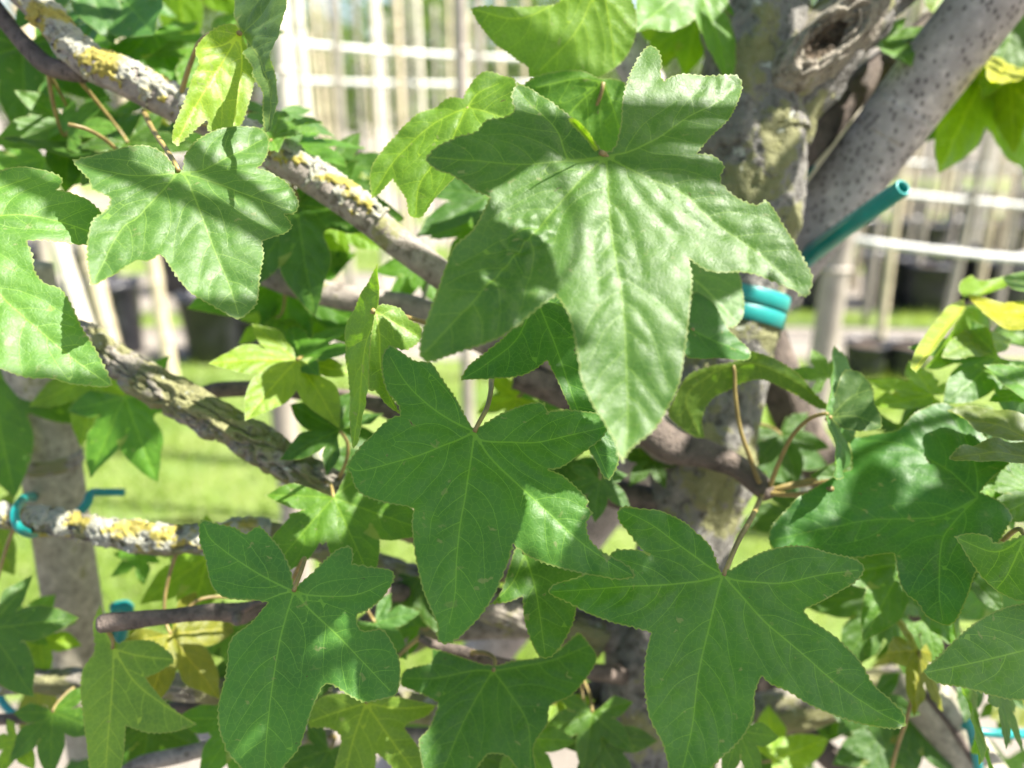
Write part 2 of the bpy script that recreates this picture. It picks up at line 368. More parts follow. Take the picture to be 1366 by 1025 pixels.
for u, v, w, h in [(1094, 412, .33, .3), (1178, 405, .34, .34), (1232, 415, .33, .33), (1285, 402, .33, .36), (1330, 418, .34, .33), (1372, 410, .33, .33),
                   (1168, 352, .36, .36), (1225, 350, .36, .36), (1282, 349, .36, .36), (1338, 350, .36, .36), (1135, 300, .4, .4), (1210, 300, .4, .4), (1290, 301, .4, .4), (1360, 300, .4, .4),
                   (425, 228, .4, .4), (478, 222, .4, .42), (520, 226, .4, .4), (565, 223, .4, .42), (620, 226, .4, .4), (680, 224, .4, .4), (30, 395, .36, .36), (130, 398, .34, .36), (250, 390, .34, .36)]:
    pot(u, v, w, h)

M_TREE = simple('far_foliage', (.075, .115, .035), .6, .35, 1.2, 0, .4, trans=(.22, .34, .05))
M_TREE2 = simple('far_bark', (.12, .10, .08), .9, .2, 5)
def far_tree(x, y, h, w, seed, label):
    r = np.random.RandomState(seed); root = empty('tree', (x, y, 0))
    V, F, info = tube_geo([(x, y, -.1, .13), (x+.1, y, h*.4, .10), (x, y+.1, h*.8, .04)], segs=8, step=.5)
    mesh_obj('trunk', V, F, M_TREE2, root, origin=(x, y, 0))
    V = []; F = []
    for k in range(26):
        cx, cy, cz = x+r.normal(0, w*.28), y+r.normal(0, w*.28), h*(.28+.68*r.rand()); R = w*r.uniform(.13, .26)
        for i in range(150):
            p = r.normal(0, 1, 3); p = p/np.linalg.norm(p)*R*r.uniform(.55, 1.0)+np.array([cx, cy, cz]); s = r.uniform(.05, .11)
            a = r.normal(0, 1, 3); b = r.normal(0, 1, 3); a *= s/np.linalg.norm(a); b *= s/np.linalg.norm(b); q = len(V)
            V += [p-a, p+b*.6, p+a, p-b*.6]; F.append((q, q+1, q+2, q+3))
    mesh_obj('crown', V, F, M_TREE, root, origin=(x, y, 0), smooth=False)
    tag(root, label, 'tree', 'trees at the back of the nursery')
LT = 'pale leafy tree at the far end of the nursery'
for i, (u, y, h, w) in enumerate([(330, 17, 4.2, 4), (430, 19, 3.6, 3.6), (560, 16, 3.4, 3.4), (645, 20, 4.5, 4.2), (760, 18, 4.6, 4), (900, 19, 5, 5), (1060, 18, 4.5, 4.5), (1200, 17, 5, 5), (1330, 19, 5.5, 5), (150, 18, 5, 5), (0, 19, 5, 5), (1460, 18, 5, 5)]):
    p = P(u, 120, y); far_tree(p[0], p[1], h, w, 40+i, LT)

# ================================================================== THE TREE
_tb = P(862, 1100, .60)
TREE = tag(empty('sweetgum_tree', (_tb[0], _tb[1], 0)), 'trained tree with star shaped green leaves, grey trunk and lichen covered branches', 'tree')
BR = []                                           # branch axis samples for the leaf stalks
def branch(name, rows, mat, world=False, **kw):
    o, info = tube(name, rows if world else pxpath(rows), mat, TREE, **kw)
    BR.append(np.column_stack([info[0], info[1]])[::4]); return o, info

tr_rows = pxpath([(1012, -420, .66, 66), (1010, -60, .60, 66), (1008, 60, .585, 70), (1005, 150, .58, 68), (1003, 185, .58, 73), (1006, 215, .58, 67), (1003, 300, .58, 60), (985, 400, .585, 58), (968, 470, .585, 60),
                  (950, 560, .585, 62), (938, 620, .58, 66), (925, 690, .585, 62), (895, 780, .59, 60), (866, 870, .60, 56), (856, 1000, .61, 52), (858, 1120, .62, 52)])
e = tr_rows[-1]; tr_rows += [(e[0]+.01, e[1]+.01, .45, .032), (e[0]+.005, e[1]+.02, -.05, .042)]
trunk, ti = branch('trunk', tr_rows, M_TRUNK, True, segs=96, step=.0022, amp=.0030, scale=85, stretch=1.6, rid=.0012, seed=3.)
b1, i1 = branch('branch', [(-90, -110, .50, 17), (47, 8, .49, 19), (111, 78, .485, 21), (175, 108, .48, 22), (229, 138, .48, 22), (310, 176, .485, 22), (387, 218, .485, 23), (424, 242, .49, 22), (491, 290, .49, 21), (542, 332, .495, 20), (589, 366, .50, 20), (690, 440, .52, 21), (800, 520, .54, 24), (900, 600, .565, 28)], M_BRANCH, segs=48, step=.0028, amp=.0009, scale=70, stretch=3)
b1b, _ = branch('branch', [(-60, -60, .50, 11), (0, 20, .50, 11), (37, 64, .495, 12), (67, 90, .49, 12), (112, 97, .487, 13)], M_DARK, segs=28, amp=.0008, scale=90)
b2, _ = branch('branch', [(250, 300, .56, 15), (345, 362, .555, 17), (440, 394, .55, 17), (520, 405, .55, 16), (572, 420, .55, 17), (700, 480, .56, 20), (860, 560, .575, 24), (930, 610, .58, 26)], M_BRANCH, segs=36, amp=.0008, scale=80)
b3, _ = branch('branch', [(262, 530, .56, 9), (290, 521, .555, 10), (337, 519, .55, 10), (390, 522, .55, 11), (441, 529, .55, 11), (491, 536, .55, 11), (528, 550, .55, 12), (640, 600, .56, 15), (760, 640, .57, 18), (900, 680, .585, 22)], M_DARK, segs=32, amp=.0008, scale=90)
b4, i4 = branch('branch', [(20, 400, .53, 21), (85, 440, .52, 22), (128, 466, .51, 23), (202, 512, .50, 24), (269, 549, .495, 25), (337, 588, .495, 25), (421, 640, .50, 25), (560, 700, .53, 27), (720, 760, .57, 30), (880, 810, .595, 34)], M_CRACK, segs=96, step=.0014, amp=.0022, scale=150, stretch=2.1, rid=.0040)
b5, i5 = branch('branch', [(-120, 690, .53, 16), (0, 690, .52, 16), (60, 697, .515, 17), (135, 709, .51, 18), (202, 719, .505, 19), (269, 722, .505, 18), (337, 712, .51, 18), (420, 730, .53, 19), (600, 790, .56, 22), (800, 850, .595, 26)], M_CRACK, segs=80, step=.002, amp=.0015, scale=120, stretch=5, rid=.0022)
b6, _ = branch('twig', [(135, 833, .455, 11.5), (150, 831, .455, 12), (202, 825, .46, 11), (269, 818, .465, 10.5), (308, 817, .47, 12.5), (323, 818, .47, 14), (345, 812, .475, 10), (420, 800, .49, 9), (540, 790, .54, 12)], M_DARK, segs=40, step=.0018, amp=.0007, scale=160)
bd, _ = tube('bud', pxpath([(316, 822, .458, 7), (316, 829, .452, 6), (317, 833, .449, 2.5)]), M_DARK, b6, segs=14, step=.001)
th, _ = tube('thorn', pxpath([(322, 815, .468, 6), (338, 806, .463, 4), (350, 803, .46, 3), (357, 806, .458, 1)]), M_DARK, b6, segs=12, step=.001)
# broken end of the twig: a ring of ragged wood fibres
Vf, Ff = [], []
for k in range(34):
    a = random.uniform(0, 6.28); rr = random.uniform(.2, 1)*11; L = random.uniform(2, 8)
    p0 = P(136+2*random.random(), 833+rr*math.sin(a), .455+rr*math.cos(a)*.0004); p1 = p0+CR*(-L*.00042)+CU*random.uniform(-.0008, .0008)
    w = np.array([0, .0006, .0006]); q = len(Vf); Vf += [p0-w, p0+w, p1, p0+np.array([0, .0006, -.0006])]; Ff += [(q, q+1, q+2), (q+1, q+3, q+2), (q+3, q, q+2)]
mesh_obj('broken_fibres', Vf, Ff, M_CALLUS, b6, origin=b6['_w'], smooth=False)
branch('branch', [(-80, 915, .56, 15), (47, 910, .55, 16), (140, 908, .54, 16), (202, 912, .535, 17), (252, 917, .535, 17), (380, 930, .55, 17), (600, 950, .57, 20), (840, 970, .605, 25)], M_CRACK, segs=48, amp=.0015, scale=130, rid=.0018)
branch('branch', [(150, 1045, .52, 9), (188, 1020, .52, 10), (240, 1008, .52, 10), (296, 996, .525, 10), (420, 985, .55, 11), (620, 985, .58, 14)], M_BRANCH, segs=24, amp=.0006)
branch('twig', [(-60, 964, .55, 7), (0, 960, .55, 7), (60, 957, .55, 7), (114, 952, .55, 7), (190, 950, .56, 8), (300, 935, .56, 8)], M_DARK, segs=20, amp=.0004)
branch('branch', [(470, 850, .60, 17), (528, 858, .60, 18), (580, 842, .60, 18), (640, 835, .60, 19), (720, 830, .60, 22), (790, 835, .60, 26), (840, 850, .60, 34), (872, 880, .605, 44)], M_BRANCH, segs=36, amp=.0012, scale=70)
branch('twig', [(470, 845, .56, 9), (510, 812, .555, 10), (545, 788, .555, 11), (600, 770, .56, 12), (700, 760, .58, 16)], M_DARK, segs=24, amp=.0006)
branch('twig', [(560, 850, .49, 5), (582, 862, .49, 6), (620, 870, .49, 7), (663, 884, .495, 7), (720, 890, .52, 8), (830, 900, .58, 12)], M_DARK, segs=20, amp=.0005)
branch('branch', [(690, 500, .53, 20), (790, 540, .53, 22), (860, 572, .53, 24), (900, 598, .525, 22), (940, 606, .52, 18), (985, 622, .515, 15), (1016, 650, .51, 12), (1024, 664, .51, 8)], M_DARK, segs=40, amp=.0014, scale=75)
branch('branch', [(770, -70, .62, 25), (797, -5, .615, 25), (825, 48, .61, 26), (855, 100, .605, 26), (905, 190, .60, 28), (965, 290, .60, 32)], M_CANE, segs=36, amp=.0007)
branch('branch', [(975, 350, .62, 34), (1015, 440, .635, 30), (1045, 520, .64, 29), (1075, 585, .645, 28), (1120, 660, .65, 27), (1190, 760, .66, 26), (1260, 850, .67, 24)], M_DARK, segs=36, amp=.001)
branch('branch', [(1035, 230, .62, 30), (1085, 180, .63, 26), (1140, 122, .64, 23), (1200, 75, .65, 22), (1290, 0, .66, 20), (1380, -70, .67, 18)], M_DARK, segs=32, amp=.001)
# limb rising up-right from the wound
branch('branch', [(1010, 190, .585, 56), (1050, 130, .578, 54), (1095, 70, .575, 49), (1150, 10, .577, 45), (1215, -60, .58, 40), (1330, -200, .60, 34)], M_TRUNK, segs=72, step=.0022, amp=.0030, scale=85, stretch=1.6, rid=.0012)
branch('branch', [(1010, 960, .63, 30), (1060, 945, .63, 28), (1120, 930, .64, 27), (1200, 915, .65, 26), (1330, 890, .67, 24)], M_CRACK, segs=48, amp=.002, scale=100, rid=.003)
branch('branch', [(860, 880, .62, 24), (790, 930, .62, 20), (750, 915, .62, 18), (700, 900, .625, 16)], M_DARK, segs=28, amp=.001)
branch('branch', [(1000, 900, .66, 18), (1080, 985, .66, 17), (1140, 1040, .66, 17)], M_DARK, segs=24, amp=.001)
lichen_on(b1, i1, .34, (-.1, -.25, .9), 1., length=(.10, .58))
lichen_on(b5, i5, .22, (0, -.5, .85), 5., length=(.08, .5))

# healed pruning wound: raised callus lip around a dark hollow
def wound():
    c = P(1104, 52, .5355); ax = CR*.76+CU*.65; ax /= np.linalg.norm(ax); n = -CF; ay = np.cross(n, ax); ay /= np.linalg.norm(ay); n = np.cross(ax, ay)
    A, B = .032, .0138; V = []; F = []; NR, NA = 60, 150
    for i in range(NR+1):
        r = 1.9*i/NR
        for j in range(NA):
            a = 2*math.pi*j/NA; x, y = r*math.cos(a), r*math.sin(a)
            nz = fbm(np.array([math.cos(a)*1.6, math.sin(a)*1.6, r*1.2]), 3); fine = fbm(np.array([x*7, y*4, 5.]), 3); wr = fbm(np.array([math.cos(a)*9, math.sin(a)*9, r*1.5]), 2)
            r2 = r*(1+.16*nz); X_ = A*x*(1+.07*nz); Y_ = B*y*(1+.18*nz)
            lip = (.0055+.002*nz)*math.exp(-((r2-1.02)/.30)**2); q_ = min(1, max(0, (r-1.0)/.75)); sink = .0165*q_*q_*(3-2*q_); hol = -.0075*max(0, 1-(r2/.72)**2)**.6
            z = lip+hol-(Y_**2)/(2*.030)-sink+.0009*fine+.0007*wr+.0022*math.sin(15*r2+3.5*nz)*math.exp(-((r2-.95)/.45)**2)
            if r2 < .75: z += .0035*abs(vnoise(np.array([X_*160, Y_*420, 9.])))
            V.append(c+ax*X_+ay*Y_+n*z)
    for i in range(NR):
        for j in range(NA): F.append((i*NA+j, (i+1)*NA+j, (i+1)*NA+(j+1) % NA, i*NA+(j+1) % NA))
    Fo = [f for f in F if f[0]//NA >= 18]; Fi = [f for f in F if f[0]//NA < 18]; k = mesh_obj('knot', V[18*NA:], [tuple(x-18*NA for x in f) for f in Fo], M_CALLUS, TREE, origin=c); mesh_obj('hollow', V[:19*NA], Fi, M_HOLLOW, k, origin=c); k['label'] = 'dark oval pruning wound with a raised grey callus lip'
    rows = [c+ax*(-.75+1.5*t)*A+n*(-.009+.002*math.sin(t*9))+ay*B*.15*math.sin(t*7) for t in np.linspace(0, 1, 8)]
    tube('dead_wood', [(*p, .0016) for p in rows], M_DARK, k, segs=8, step=.002, amp=.0008, scale=200)
wound()

# ------------------------------------------------------------------ leaves
def inside(pts, poly):
    x, y = pts[:, 0][:, None], pts[:, 1][:, None]; a = poly; b = np.roll(poly, -1, 0)
    cond = (a[:, 1] > y) != (b[:, 1] > y)
    xs = (b[:, 0]-a[:, 0])*(y-a[:, 1])/(b[:, 1]-a[:, 1]+1e-12)+a[:, 0]
    return (np.sum(cond & (x < xs), 1) % 2) == 1
def seg_dist(pts, a, b):
    """distance of pts (n,2) to each segment, chunked; returns min distance and its segment index."""
    out = np.empty(len(pts)); idx = np.empty(len(pts), int); ab = b-a; L2 = (ab**2).sum(1)+1e-12
    for s in range(0, len(pts), 1500):
        p = pts[s:s+1500, None]; t = np.clip(((p-a)*ab).sum(2)/L2, 0, 1); d = ((p-(a+t[..., None]*ab))**2).sum(2)
        i = d.argmin(1); idx[s:s+1500] = i; out[s:s+1500] = np.sqrt(d[np.arange(len(i)), i])
    return out, idx
def sm_outline(out, ds):
    """closed Catmull-Rom through the traced points, keeping sharp corners sharp."""
    p = np.asarray(out, float); n = len(p); q = []
    u1 = p-np.roll(p, 1, 0); u2 = np.roll(p, -1, 0)-p
    cs = (u1*u2).sum(1)/(np.linalg.norm(u1, axis=1)*np.linalg.norm(u2, axis=1)+1e-9)
    soft = np.clip((cs+.15)/.7, 0, 1)
    tan = np.zeros_like(p)
    for i in range(n): tan[i] = .5*(p[(i+1) % n]-p[i-1])*soft[i]
    for i in range(n):
        a, b = p[i], p[(i+1) % n]; L = np.linalg.norm(b-a)
        ta, tb = tan[i], tan[(i+1) % n]
        for v in (ta, tb):
            m = np.linalg.norm(v)
            if m > L: v *= L/m
        k = max(1, int(round(L/ds)))
        for t in np.arange(k)/k:
            q.append((2*t**3-3*t*t+1)*a+(t**3-2*t*t+t)*ta+(-2*t**3+3*t*t)*b+(t**3-t*t)*tb)
    return np.array(q)

def leaf_mesh(out, prim, seed=0, ds=.70, grid=2.3, tooth=.72, pitch=2.9, droop=.0, wave=1.0, fold=.10, cup=0.0, bumps=(), secsp=12.0):
    """outline and primary veins in millimetres on the leaf plane, origin = stalk end, +Y = main lobe."""
    r = np.random.RandomState(seed); o = sm_outline(out, ds)
    area = .5*np.sum(o[:, 0]*np.roll(o[:, 1], -1)-np.roll(o[:, 0], -1)*o[:, 1])
    if area < 0: o = o[::-1]
    t = np.roll(o, -1, 0)-np.roll(o, 1, 0); t /= np.linalg.norm(t, axis=1)[:, None]+1e-9; nrm = np.column_stack([t[:, 1], -t[:, 0]])
    s = np.r_[0, np.cumsum(np.linalg.norm(np.diff(o, axis=0), axis=1))]
    ph = s/pitch+.6*vnoise(np.column_stack([s*.11, np.full(len(s), seed*1.7), np.zeros(len(s))]))
    saw = (ph % 1.0); saw = np.where(saw < .7, saw/.7, (1-saw)/.3)
    o = o+nrm*(tooth*(saw-.4)*(1+.9*vnoise(np.column_stack([s*.3, np.full(len(s), seed+.5), np.zeros(len(s))]))))[:, None]
    S = np.abs(o).max()
    oa, ob = o, np.roll(o, -1, 0)
    # primary and secondary veins
    lines = []
    for v in prim:
        q, ss = spline(np.column_stack([np.asarray(v, float), np.zeros(len(v))]), 1.6); lines.append((q[:, :2], .62, .22))
    pa = np.vstack([l[0][:-1] for l in lines]); pb = np.vstack([l[0][1:] for l in lines])
    sec = []
    for li, (q, w0, w1) in enumerate(list(lines)):
        L = len(q)*1.6; pos = r.uniform(.10, .16)*L; side = r.choice([-1, 1])
        while pos < L*.93:
            i = min(len(q)-2, int(pos/1.6)); tg = q[i+1]-q[i]; tg /= np.linalg.norm(tg)+1e-9
            ang = math.radians(r.uniform(50, 72))*side; dv = np.array([tg[0]*math.cos(ang)-tg[1]*math.sin(ang), tg[0]*math.sin(ang)+tg[1]*math.cos(ang)])
            p = q[i].copy(); pts = [p.copy()]
            for k in range(26):
                dv = dv+tg*.075+r.normal(0, .06, 2); dv /= np.linalg.norm(dv); p = p+dv*1.5; pts.append(p.copy())
            pts = np.array(pts); ins = inside(pts, o); de, _ = seg_dist(pts, oa, ob); dp, ix = seg_dist(pts, pa, pb)
            dq = seg_dist(pts, np.vstack([l[0][:-1] for l in sec]), np.vstack([l[0][1:] for l in sec]))[0] if sec else np.full(len(pts), 99.)
            k = 2
            while k < len(pts) and ins[k] and de[k] > 1.2 and not (k > 4 and dp[k] < 1.6) and not (k > 3 and dq[k] < 2.2): k += 1
            if k > 4: sec.append((pts[:k], .25, .11))
            pos += secsp*.5*r.uniform(.8, 1.25); side = -side
    lines += sec
    LA = np.vstack([l[0][:-1] for l in lines]); LB = np.vstack([l[0][1:] for l in lines])
    LW = np.concatenate([np.linspace(l[1], l[2], len(l[0])-1) for l in lines]); npv = len(pa)
    # triangulation
    gx = np.arange(o[:, 0].min(), o[:, 0].max(), grid); gy = np.arange(o[:, 1].min(), o[:, 1].max(), grid*.87)
    X, Y = np.meshgrid(gx, gy); X[1::2] += grid/2; gp = np.column_stack([X.ravel(), Y.ravel()])+r.uniform(-.15, .15, (X.size, 2))*grid
    gp = gp[inside(gp, o)]; d1, _ = seg_dist(gp, oa, ob); gp = gp[d1 > grid*.42]
    d1, _ = seg_dist(gp, LA, LB); gp = gp[d1 > .75]
    pts = [Vector((float(a), float(b))) for a, b in o]; edges = []
    off = []                                           # vein flanks keep the lines narrow
    for q, w0, w1 in lines:
        k0 = len(pts); ins = inside(q, o)
        for a, ok in zip(q, ins): pts.append(Vector((float(a[0]), float(a[1]))))
        edges += [(k0+i, k0+i+1) for i in range(len(q)-1) if ins[i] and ins[i+1]]
    pts += [Vector((float(a), float(b))) for a, b in gp]
    n = len(o)
    vv, ee, ff, *_ = delaunay_2d_cdt(pts, edges, [list(range(n))], 1, 1e-4)
    p2 = np.array([(v[0], v[1]) for v in vv])
    dv, iv = seg_dist(p2, LA, LB); de, _ = seg_dist(p2, oa, ob); dp, ip = seg_dist(p2, pa, pb); vd = dp/LW[:npv][ip]
    if len(LA) > npv: d2, i2 = seg_dist(p2, LA[npv:], LB[npv:]); sdv = d2/LW[npv:][i2]
    else: sdv = np.full(len(p2), 50.)
    rr = np.linalg.norm(p2, axis=1)/S; z3 = np.full(len(p2), seed*3.1)
    z = -droop*S*rr**2 + cup*S*(np.abs(p2[:, 0])/S)**1.6
    z += fold*9*(1-np.exp(-dp/9))
    z += .70*(1-np.exp(-(dv/2.8)**2))-.16*np.exp(-(dv/.6)**2)
    z += wave*(2.6*vnoise(np.column_stack([p2/38, z3]))+.9*vnoise(np.column_stack([p2/13, z3+5]))+.34*vnoise(np.column_stack([p2/4.5, z3+8])))
    z += wave*2.0*vnoise(np.column_stack([p2/11, z3+2]))*np.exp(-de/5)
    for bx, by, br, bh in bumps:
        q = np.exp(-((p2[:, 0]-bx)**2+(p2[:, 1]-by)**2)/br**2); z += bh*q*(.4+vnoise(np.column_stack([p2/3.2, z3+3])))
    me = bpy.data.meshes.new('leaf')
    me.from_pydata([(a*.001, b*.001, c*.001) for (a, b), c in zip(p2, z)], [], [tuple(f) for f in ff]); me.update()
    fl = [p.normal.z for p in me.polygons]
    if sum(fl) < 0: me.flip_normals()
    me.polygons.foreach_set('use_smooth', [True]*len(me.polygons))
    for nm, val in (('vd', vd), ('sd', sdv), ('ed', de)):
        at = me.attributes.new(nm, 'FLOAT', 'POINT'); at.data.foreach_set('value', val.astype(np.float32))
    me.materials.append(M_LEAF)
    return me

HERO, MID, DK, BRT, BLU, PALE, YEL, OLV = (0.068, 0.161, 0.021), (0.071, 0.173, 0.013), (0.044, 0.111, 0.012), (0.144, 0.251, 0.010), (0.061, 0.150, 0.028), (0.103, 0.206, 0.024), (0.288, 0.289, 0.012), (0.137, 0.156, 0.015)  # BRT: yellow-green with the glow of backlight put into the colour
NLEAF = [0]
def link_leaf(me, M, color, label=None):
    ob = bpy.data.objects.new('leaf', me); COL.objects.link(ob); ob.parent = TREE
    ob.matrix_basis = Matrix.Translation(-TREE.location) @ M
    j = random.uniform(.88, 1.12); ob.color = (color[0]*j*random.uniform(.92, 1.1), color[1]*j, color[2]*j*random.uniform(.85, 1.15), 1)
    if label: ob['label'] = label
    NLEAF[0] += 1
    return ob
def petiole(ob, M, path=None, rad0=.0010, maxd=.30):
    J = np.array(M.translation); Y = np.array(M.col[1][:3]); Y /= np.linalg.norm(Y); Z = np.array(M.col[2][:3]); Z /= np.linalg.norm(Z)
    if path is None:
        B = np.vstack(BR); d = B[:, :3]-J; L = np.linalg.norm(d, axis=1)
        cost = L+.8*np.clip(d@Y, 0, 1)+.5*np.clip(-(d@CF), 0, 1)+np.where(L < .015, .2, 0); k = cost.argmin()
        if L[k] > maxd: return
        Q = B[k, :3]; l = L[k]; c1 = J-Y*.30*l-Z*.12*l+CF*.10*l; c2 = Q+(J-Q)*.25-Y*.1*l
        path = [J*(1-t)**3+c1*3*t*(1-t)**2+c2*3*t*t*(1-t)+Q*t**3 for t in np.linspace(0, 1, 7)]
    n = len(path); rows = [(*p, rad0*(1+.55*(i/(n-1))**2)) for i, p in enumerate(path)]
    V, F, info = tube_geo(rows, segs=10, step=.004)
    Mi = M.inverted(); V = [tuple(Mi @ Vector(v)) for v in V]
    me = bpy.data.meshes.new('petiole'); me.from_pydata(V, [], F); me.update(); me.polygons.foreach_set('use_smooth', [True]*len(me.polygons)); me.materials.append(M_PET)
    o = bpy.data.objects.new('petiole', me); COL.objects.link(o); o.parent = ob
def plane_frame(j, tip, d, pitch, yaw, flip=False):
    pt, yw = rad(pitch), rad(yaw)
    n = CR*(math.sin(yw)*math.cos(pt))+CU*math.sin(pt)-CF*(math.cos(yw)*math.cos(pt))
    J = P(j[0], j[1], d)
    def hit(u, v): r = ray(u, v); return CAMP+r*(((J-CAMP)@n)/(r@n))
    Y = hit(*tip)-J; L = np.linalg.norm(Y); Y = Y/L; Z = -n if flip else n; X = np.cross(Y, Z)
    return J, X, Y, Z, L, hit
def mat4(J, X, Y, Z, s=1.0):
    return Matrix([[X[0]*s, Y[0]*s, Z[0]*s, J[0]], [X[1]*s, Y[1]*s, Z[1]*s, J[1]], [X[2]*s, Y[2]*s, Z[2]*s, J[2]], [0, 0, 0, 1]])
def pp(s): return [tuple(float(x) for x in q.split(',')) for q in s.split()]
def traced(j, tip, out, veins, d, pitch, yaw, color, flip=False, pet=None, label=None, bumps=(), **kw):
    """a leaf whose traced outline is laid on its own tilted plane at its own distance."""
    J, X, Y, Z, L, hit = plane_frame(j, tip, d, pitch, yaw, flip)
    def loc(q): w = hit(*q)-J; return (w@X*1000, w@Y*1000)
    o = [loc(q) for q in pp(out)]; vs_ = [[(0, 0)]+[loc(q) for q in pp(v)] for v in veins]
    bm = [(*loc(b[:2]), b[2], b[3]) for b in bumps]
    me = leaf_mesh(o, vs_, seed=NLEAF[0]+1, bumps=bm, **kw); M = mat4(J, X, Y, Z); ob = link_leaf(me, M, color, label)
    petiole(ob, M, None if pet is None else [J]+[P(*q) for q in pet], .0011, maxd=.13)
    return ob

# ---- the big leaf
traced((809, 209), (832, 614), '815,203 821,196 827,170 829,139 839,105 852,79 863,66 871,67 878,76 881,91 880,103 884,113 896,107 927,101 959,102 983,101 991,113 985,135 971,162 947,186 929,208 951,210 965,224 961,236 963,246 979,261 1008,275 1020,269 1034,285 1050,313 1070,348 1082,372 1078,395 1066,395 1061,388 1026,374 987,364 947,362 918,344 923,370 919,414 914,468 906,515 889,549 874,571 852,589 840,601 832,615 825,606 821,586 808,562 791,539 776,508 771,481 764,444 756,421 742,396 727,407 704,424 670,450 623,468 599,473 576,482 564,480 559,468 562,444 568,431 584,388 603,336 631,309 653,265 635,257 607,238 580,228 568,216 578,202 607,186 635,176 649,162 678,156 686,147 682,127 690,111 706,117 734,135 758,154 772,166 785,180 796,196 803,203',
       ['813,277 823,356 831,415 837,488 840,556 834,605', '856,234 908,255 955,293 1007,332 1060,380', '777,238 730,289 667,364 599,435 566,468', '762,214 698,220 639,216 576,211', '840,203 876,186 916,158 955,137 982,112', '762,214 742,174 706,135 692,118'],
       .338, 24, 3, HERO, droop=.02, wave=.7, fold=.11, bumps=[(700, 318, 7, 2.4), (692, 350, 9, 2.2), (668, 385, 9, 1.6), (720, 300, 6, 1.4), (640, 410, 8, 1.2)], grid=1.7, ds=.65, tooth=.78,
       pet=[(808, 206, .346), (806, 212, .37), (800, 240, .42), (790, 340, .49), (770, 500, .535)], label='largest leaf, broad and partly sunlit with blistered surface')
# small folded flap on its rim
traced((800, 203), (762, 160), '803,206 797,196 786,178 774,164 762,156 757,158 762,166 774,178 785,190 793,202', ['785,184 766,162'], .3375, -48, 38, BRT, grid=1.5, wave=.3, pet=[(806, 207, .339)], tooth=.25)
# ---- middle leaf
traced((633, 576), (591, 858), '636,572 653,562 677,550 703,540 725,539 731,549 761,549 800,552 811,568 801,586 771,609 747,625 731,627 751,635 771,653 785,668 783,676 791,684 783,697 786,717 805,735 828,747 845,759 848,769 825,773 794,768 761,761 727,752 704,742 685,727 680,747 670,771 661,792 643,820 619,845 606,855 591,859 582,850 584,836 575,814 564,784 557,754 552,727 551,700 552,680 515,672 490,664 475,652 468,633 461,621 481,599 501,579 522,561 535,556 532,542 518,525 512,498 513,475 523,465 539,475 555,485 576,488 589,505 606,529 619,552 630,570',
       ['626,623 621,660 614,697 609,747 607,791 599,831', '609,587 555,609 485,628 464,622', '599,559 569,539 542,512 522,479', '643,587 677,589 720,589 778,576 806,569', '653,609 690,646 737,690 771,720 811,747 843,766'],
       .375, 20, -3, (0.063, 0.166, 0.022), grid=1.8, droop=.03, wave=1.3, fold=.15, pet=[(640, 562, .378), (650, 543, .386), (655, 520, .40), (656, 505, .42), (665, 470, .48)], label='mid-sized leaf with five even points below the largest leaf')
# ---- lower right leaf
traced((965, 768), (905, 1062), '970,762 976,760 990,751 1014,739 1041,732 1071,730 1108,737 1142,745 1155,756 1152,767 1138,779 1121,789 1094,804 1071,814 1081,828 1108,845 1125,858 1152,885 1168,912 1192,932 1209,949 1214,966 1202,972 1182,971 1155,966 1121,956 1088,944 1054,926 1027,914 1015,902 1007,926 1005,949 995,976 980,996 956,1017 940,1035 925,1050 905,1062 896,1045 892,1023 882,993 865,959 859,922 860,882 867,845 848,840 815,830 784,818 761,806 741,796 731,788 741,777 768,770 790,760 812,742 822,735 852,735 866,741 853,732 838,712 826,693 825,680 835,676 855,681 882,683 909,697 929,713 946,730 954,747 961,764',
       ['960,781 946,841 934,899 926,956 916,1006 906,1055', '929,776 869,781 808,784 737,788', '943,754 909,730 869,700 832,681', '983,788 1020,828 1067,868 1121,912 1175,946 1211,966', '980,774 1007,777 1047,777 1094,767 1148,759'],
       .372, 26, 2, (0.063, 0.170, 0.018), grid=1.8, droop=.03, wave=1.3, fold=.15, pet=[(972, 752, .375), (985, 722, .39), (1003, 690, .43), (1016, 662, .505)], label='five pointed leaf hanging on a brown stalk beside the trunk foot')
# ---- lower left leaf
traced((392, 788), (345, 1046), '396,781 417,764 434,747 451,734 469,730 473,740 471,752 491,756 522,761 527,771 518,788 505,804 488,816 476,820 478,836 486,842 498,841 512,840 523,855 533,878 534,905 528,926 515,932 488,937 468,929 444,914 431,915 421,936 412,963 400,996 380,1023 365,1040 345,1046 330,1035 316,1020 303,1003 293,973 293,942 298,909 304,882 303,868 313,848 330,835 340,825 350,812 357,804 340,801 303,798 286,784 278,761 276,747 269,727 266,700 273,694 293,700 316,705 330,713 347,703 363,717 377,734 387,757 391,781',
       ['387,801 370,858 358,932 352,1010 346,1040', '407,808 454,852 495,895 520,922', '414,794 471,794 518,776', '380,784 337,761 286,724 272,700', '375,792 348,802'],
       .380, 20, -6, (0.060, 0.166, 0.025), grid=1.8, droop=.02, wave=1.3, fold=.15, label='leaf with a missing side point behind the broken twig')
